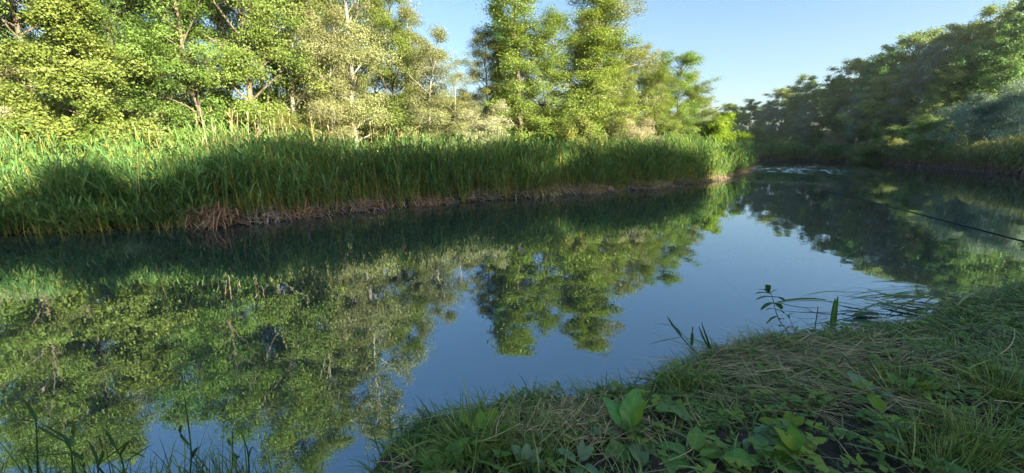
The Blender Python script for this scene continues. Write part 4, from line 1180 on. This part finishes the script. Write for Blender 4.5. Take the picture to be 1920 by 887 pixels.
def floating_leaf(pxs, w, label):
    w *= 1.7
    pts = [Vector((*on_z(a, b, .012), .012)) for a, b in pxs]
    c = sum(pts, Vector()) / len(pts)
    g = Geo()
    P = stem_curve([p - c for p in pts], 10)
    P[:, 2] += .012 * np.sin(np.linspace(0, 3, 10))
    t = np.linspace(0, 1, 10)
    tg = unit(np.gradient(P, axis=0)); sd = unit(np.cross(tg, np.array([0, 0, 1.0])))
    ww = w * .5 * (np.sin(np.pi * np.clip(t * .9 + .05, 0, 1)) ** .7 + .01)
    V = np.stack([P - sd * ww[:, None] + np.array([0, 0, .006]), P, P + sd * ww[:, None] + np.array([0, 0, .004])], 1)
    idx = np.arange(30).reshape(10, 3)
    f = np.stack([idx[:-1, :-1], idx[:-1, 1:], idx[1:, 1:], idx[1:, :-1]], -1)
    g.add(V, f, .3)
    o = link('floating_reed_leaf', g.mesh('floating_reed_leaf', M['reed_dark']), loc=c)
    tag(o, label, 'leaf', 'reed leaves floating by the near bank')


floating_leaf([(1600, 594), (1622, 590), (1648, 590)], .05, 'floating reed leaf nearest the stout upright blade, farthest out on the water')
floating_leaf([(1576, 584), (1610, 587), (1636, 589)], .03, 'thin floating reed leaf pointing left above the short wide one')
floating_leaf([(1580, 602), (1630, 606), (1690, 614)], .05, 'long floating reed leaf lying just in front of the short wide one')
floating_leaf([(1580, 610), (1640, 612), (1700, 618)], .05, 'floating reed leaf closest to the thatched bank edge')
floating_leaf([(1652, 572), (1690, 580), (1730, 588)], .05, 'floating reed leaf reaching left from the fallen clump')


def bottom_left_reeds():
    """young reeds and grass that stand at the very foot of the picture, left"""
    G = 'young reeds at the bottom left edge'
    specs = [
        (1.75, [(72, 930), (70, 850), (68, 790)], [[(69, 790), (55, 765), (38, 745)], [(68, 792), (35, 788), (0, 796)], [(70, 800), (105, 820), (140, 840)], [(72, 850), (50, 850), (22, 858)]], 'young reed with broad dark leaves at the left edge of the bottom'),
        (1.75, [(140, 930), (135, 860), (132, 835)], [[(132, 840), (120, 820), (78, 795)], [(133, 845), (150, 858), (155, 864)], [(133, 850), (80, 855), (28, 858)], [(132, 838), (136, 815), (138, 790)]], 'young reed with one leaf stretched flat to the left, second from the left edge'),
        (1.8, [(188, 930), (184, 880), (180, 860)], [[(184, 866), (172, 840), (160, 822)], [(186, 870), (220, 845), (252, 820)], [(184, 875), (192, 850), (184, 815)], [(184, 880), (240, 850), (272, 858)]], 'young reed with a wide bright folded leaf, third from the left edge'),
        (1.8, [(238, 930), (228, 860), (198, 812)], [[(215, 838), (202, 815), (190, 798)], [(232, 870), (260, 850), (288, 832)], [(225, 855), (240, 830), (250, 835)]], 'thin young reed leaning left beside the folded leaf'),
        (1.85, [(362, 930), (358, 840), (346, 745)], [[(356, 836), (338, 815), (340, 796)], [(360, 860), (366, 845), (372, 838)]], 'tallest thin grass stem standing alone against the sky reflection'),
        (1.85, [(440, 930), (436, 860), (436, 808)], [[(436, 838), (428, 828), (425, 822)], [(438, 850), (445, 860), (448, 855)]], 'short grass stem right of the tallest thin one'),
        (1.85, [(472, 930), (465, 850), (452, 810)], [[(466, 860), (472, 840), (478, 845)]], 'rightmost thin curved grass stem of the bottom left edge'),
    ]
    for y, s, l, lab in specs:
        reed_sprig('young_reed', y, s, l, lab, .016, .003, 'reed_dark', G)
    rng = np.random.default_rng(66)
    g = Geo()
    n = 520
    px = np.concatenate([rng.uniform(-40, 500, n - 120), rng.normal(420, 90, 120)])
    y = rng.uniform(1.5, 1.9, n)
    x = (px - 960) / 640 * y
    z = np.maximum(0, ground_z(x, y))
    L = rng.uniform(.16, .50, n) * np.where(px < 300, .85, 1.0)
    d = np.stack([rng.normal(0, .3, n), rng.normal(0, .25, n), np.ones(n)], -1)
    ribbons(g, np.stack([x, y, z - .01], -1), d, L, rng.uniform(.004, .009, n), rng.uniform(.1, .6, n), 5, rng.uniform(0, .8, n), rng, 'blade')
    o = link('grass', g.mesh('edge_grass', M['grass']))
    tag(o, 'dark grass blades rising from the bottom left edge of the picture', 'grass', kind='stuff')


bottom_left_reeds()


def flowering_weed(px0, y, px, label, seed, nleaf=12, flower=True):
    rng = np.random.default_rng(seed)
    base = at_dist(*px[0], y); base.z = max(0.0, gz(base.x, base.y))
    o = plant_root('flowering_weed', base, label, 'plant', 'flowering weeds at the water edge')
    pts = [at_dist(a, b, y) - base for a, b in px]; pts[0] = Vector((pts[0].x, 0, -.03))
    S_ = stem_curve(pts, 18)
    g = Geo(); tube(g, S_, np.linspace(.0045, .0025, 18), 5, .4); link('stem', g.mesh('stem', M['greyish_leaf']), o)
    for k in range(nleaf):
        i = int(3 + 13 * k / nleaf); b = Vector(S_[i]); a = k * 2.4 + rng.uniform(0, 1)
        d = Vector((math.cos(a), math.sin(a) * .6, rng.uniform(.0, .7))).normalized(); L = rng.uniform(.035, .07)
        blade(o, [b, b + d * L * .5 + Vector((0, 0, .008)), b + d * L], L * .4, 'greyish_leaf', k, rn=rng.uniform(.1, .9))
    if flower:
        g = Geo(); n = 46
        c = S_[-1] + rng.normal(0, 1, (n, 3)) * np.array([.016, .016, .007])
        leaf_cards(g, c, rng.normal(0, 1, (n, 3)), unit(rng.normal(0, .4, (n, 3)) + np.array([0, 0, 1])), rng.uniform(.006, .012, n), rng.uniform(.005, .010, n), rng.uniform(0, 1, n))
        link('flower_head', g.mesh('flower_head', M['flower']), o)


flowering_weed(0, 2.05, [(738, 850), (732, 800), (728, 760), (729, 736)], 'tallest weed with a whitish flower head at the water edge left of the lush grass', 31, 20)
flowering_weed(0, 2.0, [(718, 868), (702, 820), (694, 790), (690, 762)], 'thin weed with drooping seed leaves leaning left over the water, leftmost of the weeds', 32, 12)
flowering_weed(0, 2.1, [(752, 850), (752, 815), (756, 778)], 'grey green weed with pale buds just right of the tallest flowering one', 33, 18)
flowering_weed(0, 2.15, [(785, 840), (790, 800), (795, 768)], 'bushy weed with pale yellow buds between the grey green one and the lush grass', 34, 18)
flowering_weed(0, 2.2, [(805, 835), (812, 805), (820, 782)], 'low weed with one pale bud touching the lush grass tuft', 35, 14)
flowering_weed(0, 2.0, [(760, 862), (768, 830), (766, 790)], 'weed with narrow leaves and pale buds in front of the other weeds', 36, 16)


# sticks, straws, long blade -------------------------------------------
def stick(pxs, z, r0, r1, label, name='dry_twig', mat='twig', cat='twig', lift=.03):
    pts = []
    for a, b in pxs:
        x, y = on_z(a, b, z)
        pts.append(Vector((x, y, gz(x, y) + lift)))
    c = pts[0].copy()
    P = stem_curve([p - c for p in pts], 12)
    g = Geo(); tube(g, P, np.linspace(r0, r1, 12), 6, .7)
    o = link(name, g.mesh(name, M[mat]), loc=c)
    tag(o, label, cat)


stick([(738, 886), (765, 872), (790, 858)], .18, .008, .006, 'pale stick lying at the bottom edge under the weeds', lift=.02)
stick([(1390, 745), (1440, 727), (1520, 704)], .27, .003, .002, 'long pale straw stalk slanting up right across the tangled grass', 'straw_stalk', 'straw', 'straw', .06)
stick([(1653, 668), (1660, 688), (1667, 704)], .25, .007, .005, 'short thick pale straw piece standing out on the thatch', 'straw_stalk', 'straw', 'straw', .06)
stick([(1615, 772), (1650, 795), (1690, 815)], .3, .003, .002, 'curved straw stalk lying above the bare dark soil', 'straw_stalk', 'straw', 'straw', .04)
stick([(1700, 818), (1716, 800), (1720, 786)], .3, .003, .002, 'bent straw stalk at the right end of the curved one', 'straw_stalk', 'straw', 'straw', .04)
stick([(1535, 812), (1565, 833), (1600, 886)], .3, .003, .0025, 'thin straw stalk running down over the bare dark soil', 'straw_stalk', 'straw', 'straw', .025)
stick([(1200, 775), (1300, 840), (1235, 886)], .26, .0025, .002, 'long green grey stalk bent beside the largest rosette', 'straw_stalk', 'dry_grass', 'straw', .05)
bl = plant_root('fallen_leaf', (*on_z(1640, 865, .3), .33), 'long dark bluish blade lying flat across the bare soil at the bottom', 'leaf')
bz = Vector(bl.location)
blade(bl, [Vector((*on_z(1580, 845, .3), gz(*on_z(1580, 845, .3)) + .03)) - bz, Vector((*on_z(1640, 866, .3), gz(*on_z(1640, 866, .3)) + .03)) - bz,
           Vector((*on_z(1700, 886, .3), gz(*on_z(1700, 886, .3)) + .02)) - bz], .03, 'greyish_leaf', 1)


# ------------------------------------------------------------------ fishing rod
def fishing_rod():
    tipp = at_dist(1515, 352, 6.0); bs = at_dist(1925, 456, 2.9)
    d = (bs - tipp).normalized()
    butt = bs + d * 1.25
    L = (butt - tipp).length
    o = plant_root('fishing_rod', butt, 'dark fishing rod pointing out over the water from the right edge', 'fishing rod')
    ax = tipp - butt
    t = np.linspace(0, 1, 24)
    P = np.outer(t, np.array(ax)); P[:, 2] += .03 * np.sin(np.pi * t) * t
    g = Geo(); tube(g, P, .0048 * (1 - t) ** .8 + .0034, 8); link('blank', g.mesh('blank', M['rod'], True), o)
    g = Geo(); tube(g, P[:5] * np.array([1, 1, 1]), np.array([.012, .015, .015, .014, .012]), 10); link('handle', g.mesh('handle', M['cork'], True), o)
    for q in (8, 11, 14, 17, 20, 22):
        g = Geo(); c = P[q] - np.array([0, 0, .022]); th = np.linspace(0, 2 * np.pi, 13)
        a = unit(np.cross(np.array(ax.normalized()), np.array([0, 0, 1.0]))); b = np.array([0, 0, 1.0])
        rr = .012 * (1 - q / 30)
        tube(g, c + np.outer(np.cos(th) * rr, a) + np.outer(np.sin(th) * rr, b), np.full(13, .0015), 5)
        link('guide', g.mesh('guide', M['metal'], True), o)
    c = P[5] - np.array([0, 0, .06])
    g = Geo(); a = unit(np.cross(np.array(ax.normalized()), np.array([0, 0, 1.0])))
    fw = np.array(ax.normalized())
    zz = np.linspace(-.03, .03, 7)
    tube(g, c + np.outer(zz, fw), np.array([.001, .028, .022, .022, .022, .03, .001]), 14)
    tube(g, np.stack([P[5], c]), np.array([.008, .006]), 8)
    tube(g, np.stack([c, c + a * .06, c + a * .06 - np.array([0, 0, .03])]), np.array([.004, .004, .008]), 8)
    link('reel', g.mesh('reel', M['metal'], True), o)
    e = Vector((*on_z(1180, 383), .0)) - butt
    tp = Vector(P[-1])
    q = [tp.lerp(e, k / 15) + Vector((0, 0, -.10 * math.sin(math.pi * k / 15))) for k in range(16)]
    g = Geo(); tube(g, np.array([list(v) for v in q]), np.full(16, .0011), 4); link('line', g.mesh('line', M['line'], True), o)
    for s in (.12, .55):
        p = butt - d * s
        p0 = Vector((p.x, p.y, gz(p.x, p.y) - .1))
        r = plant_root('rod_rest', (p.x, p.y, gz(p.x, p.y)), 'metal bank stick holding up the fishing rod', 'rod rest', 'bank sticks under the fishing rod')
        top = p.z - r.location.z + .10 * 0 - .012
        g = Geo(); tube(g, np.array([[0, 0, -.1], [0, 0, top * .5], [0, 0, top - .03]]), np.full(3, .006), 8); link('stake', g.mesh('stake', M['metal'], True), r)
        g = Geo(); th = np.linspace(math.pi, 2 * math.pi, 9)
        tube(g, np.stack([np.cos(th) * .02, 0 * th, top + .02 + .02 * np.sin(th) - .02], -1), np.full(9, .004), 6); link('cradle', g.mesh('cradle', M['rod'], True), r)


fishing_rod()


def fluff():
    rng = np.random.default_rng(9)
    g = Geo(); n = 420
    px = rng.uniform(1330, 1920, n); py = 312 + rng.uniform(0, 1, n) ** 1.2 * 200
    xy = np.array([on_z(a, b) for a, b in zip(px, py)])
    ok = river_sd(xy[:, 0], xy[:, 1]) < -.3
    xy = xy[ok]; n = len(xy)
    d = np.linalg.norm(xy, axis=1)
    s = rng.uniform(.012, .03, n) * (.6 + d / 18)
    a = rng.uniform(0, 6.28, n)
    leaf_cards(g, np.stack([xy[:, 0], xy[:, 1], np.full(n, .006)], -1), np.stack([np.cos(a), np.sin(a), 0 * a], -1), np.tile([0, 0, 1.0], (n, 1)), s, s * .8, .5)
    o = link('floating_fluff', g.mesh('floating_fluff', M['fluff']))
    tag(o, 'white specks of seed fluff drifting on the shaded water', 'fluff', kind='stuff')


fluff()


# ------------------------------------------------------------------ thin haze over the river, thickened to lighten the dark right wood
def haze():
    x0, x1, y0, y1, z0, z1 = -60, 85, -45, 95, -1.7, 24
    v = [(x, y, z) for z in (z0, z1) for y in (y0, y1) for x in (x0, x1)]
    f = [(0, 2, 3, 1), (4, 5, 7, 6), (0, 1, 5, 4), (2, 6, 7, 3), (0, 4, 6, 2), (1, 3, 7, 5)]
    m, nt, out = new_mat('haze')
    pv = nt.nodes.new('ShaderNodeVolumePrincipled')
    pv.inputs['Color'].default_value = (.93, .96, 1.0, 1)
    pv.inputs['Density'].default_value = 0.00036
    nt.links.new(pv.outputs[0], out.inputs['Volume'])
    me = Geo().add(v, f, .5).mesh('haze', m)
    o = link('haze', me)
    tag(o, 'thin pale air over the river, thickened to soften and lighten the far trees', 'haze', kind='stuff')


haze()
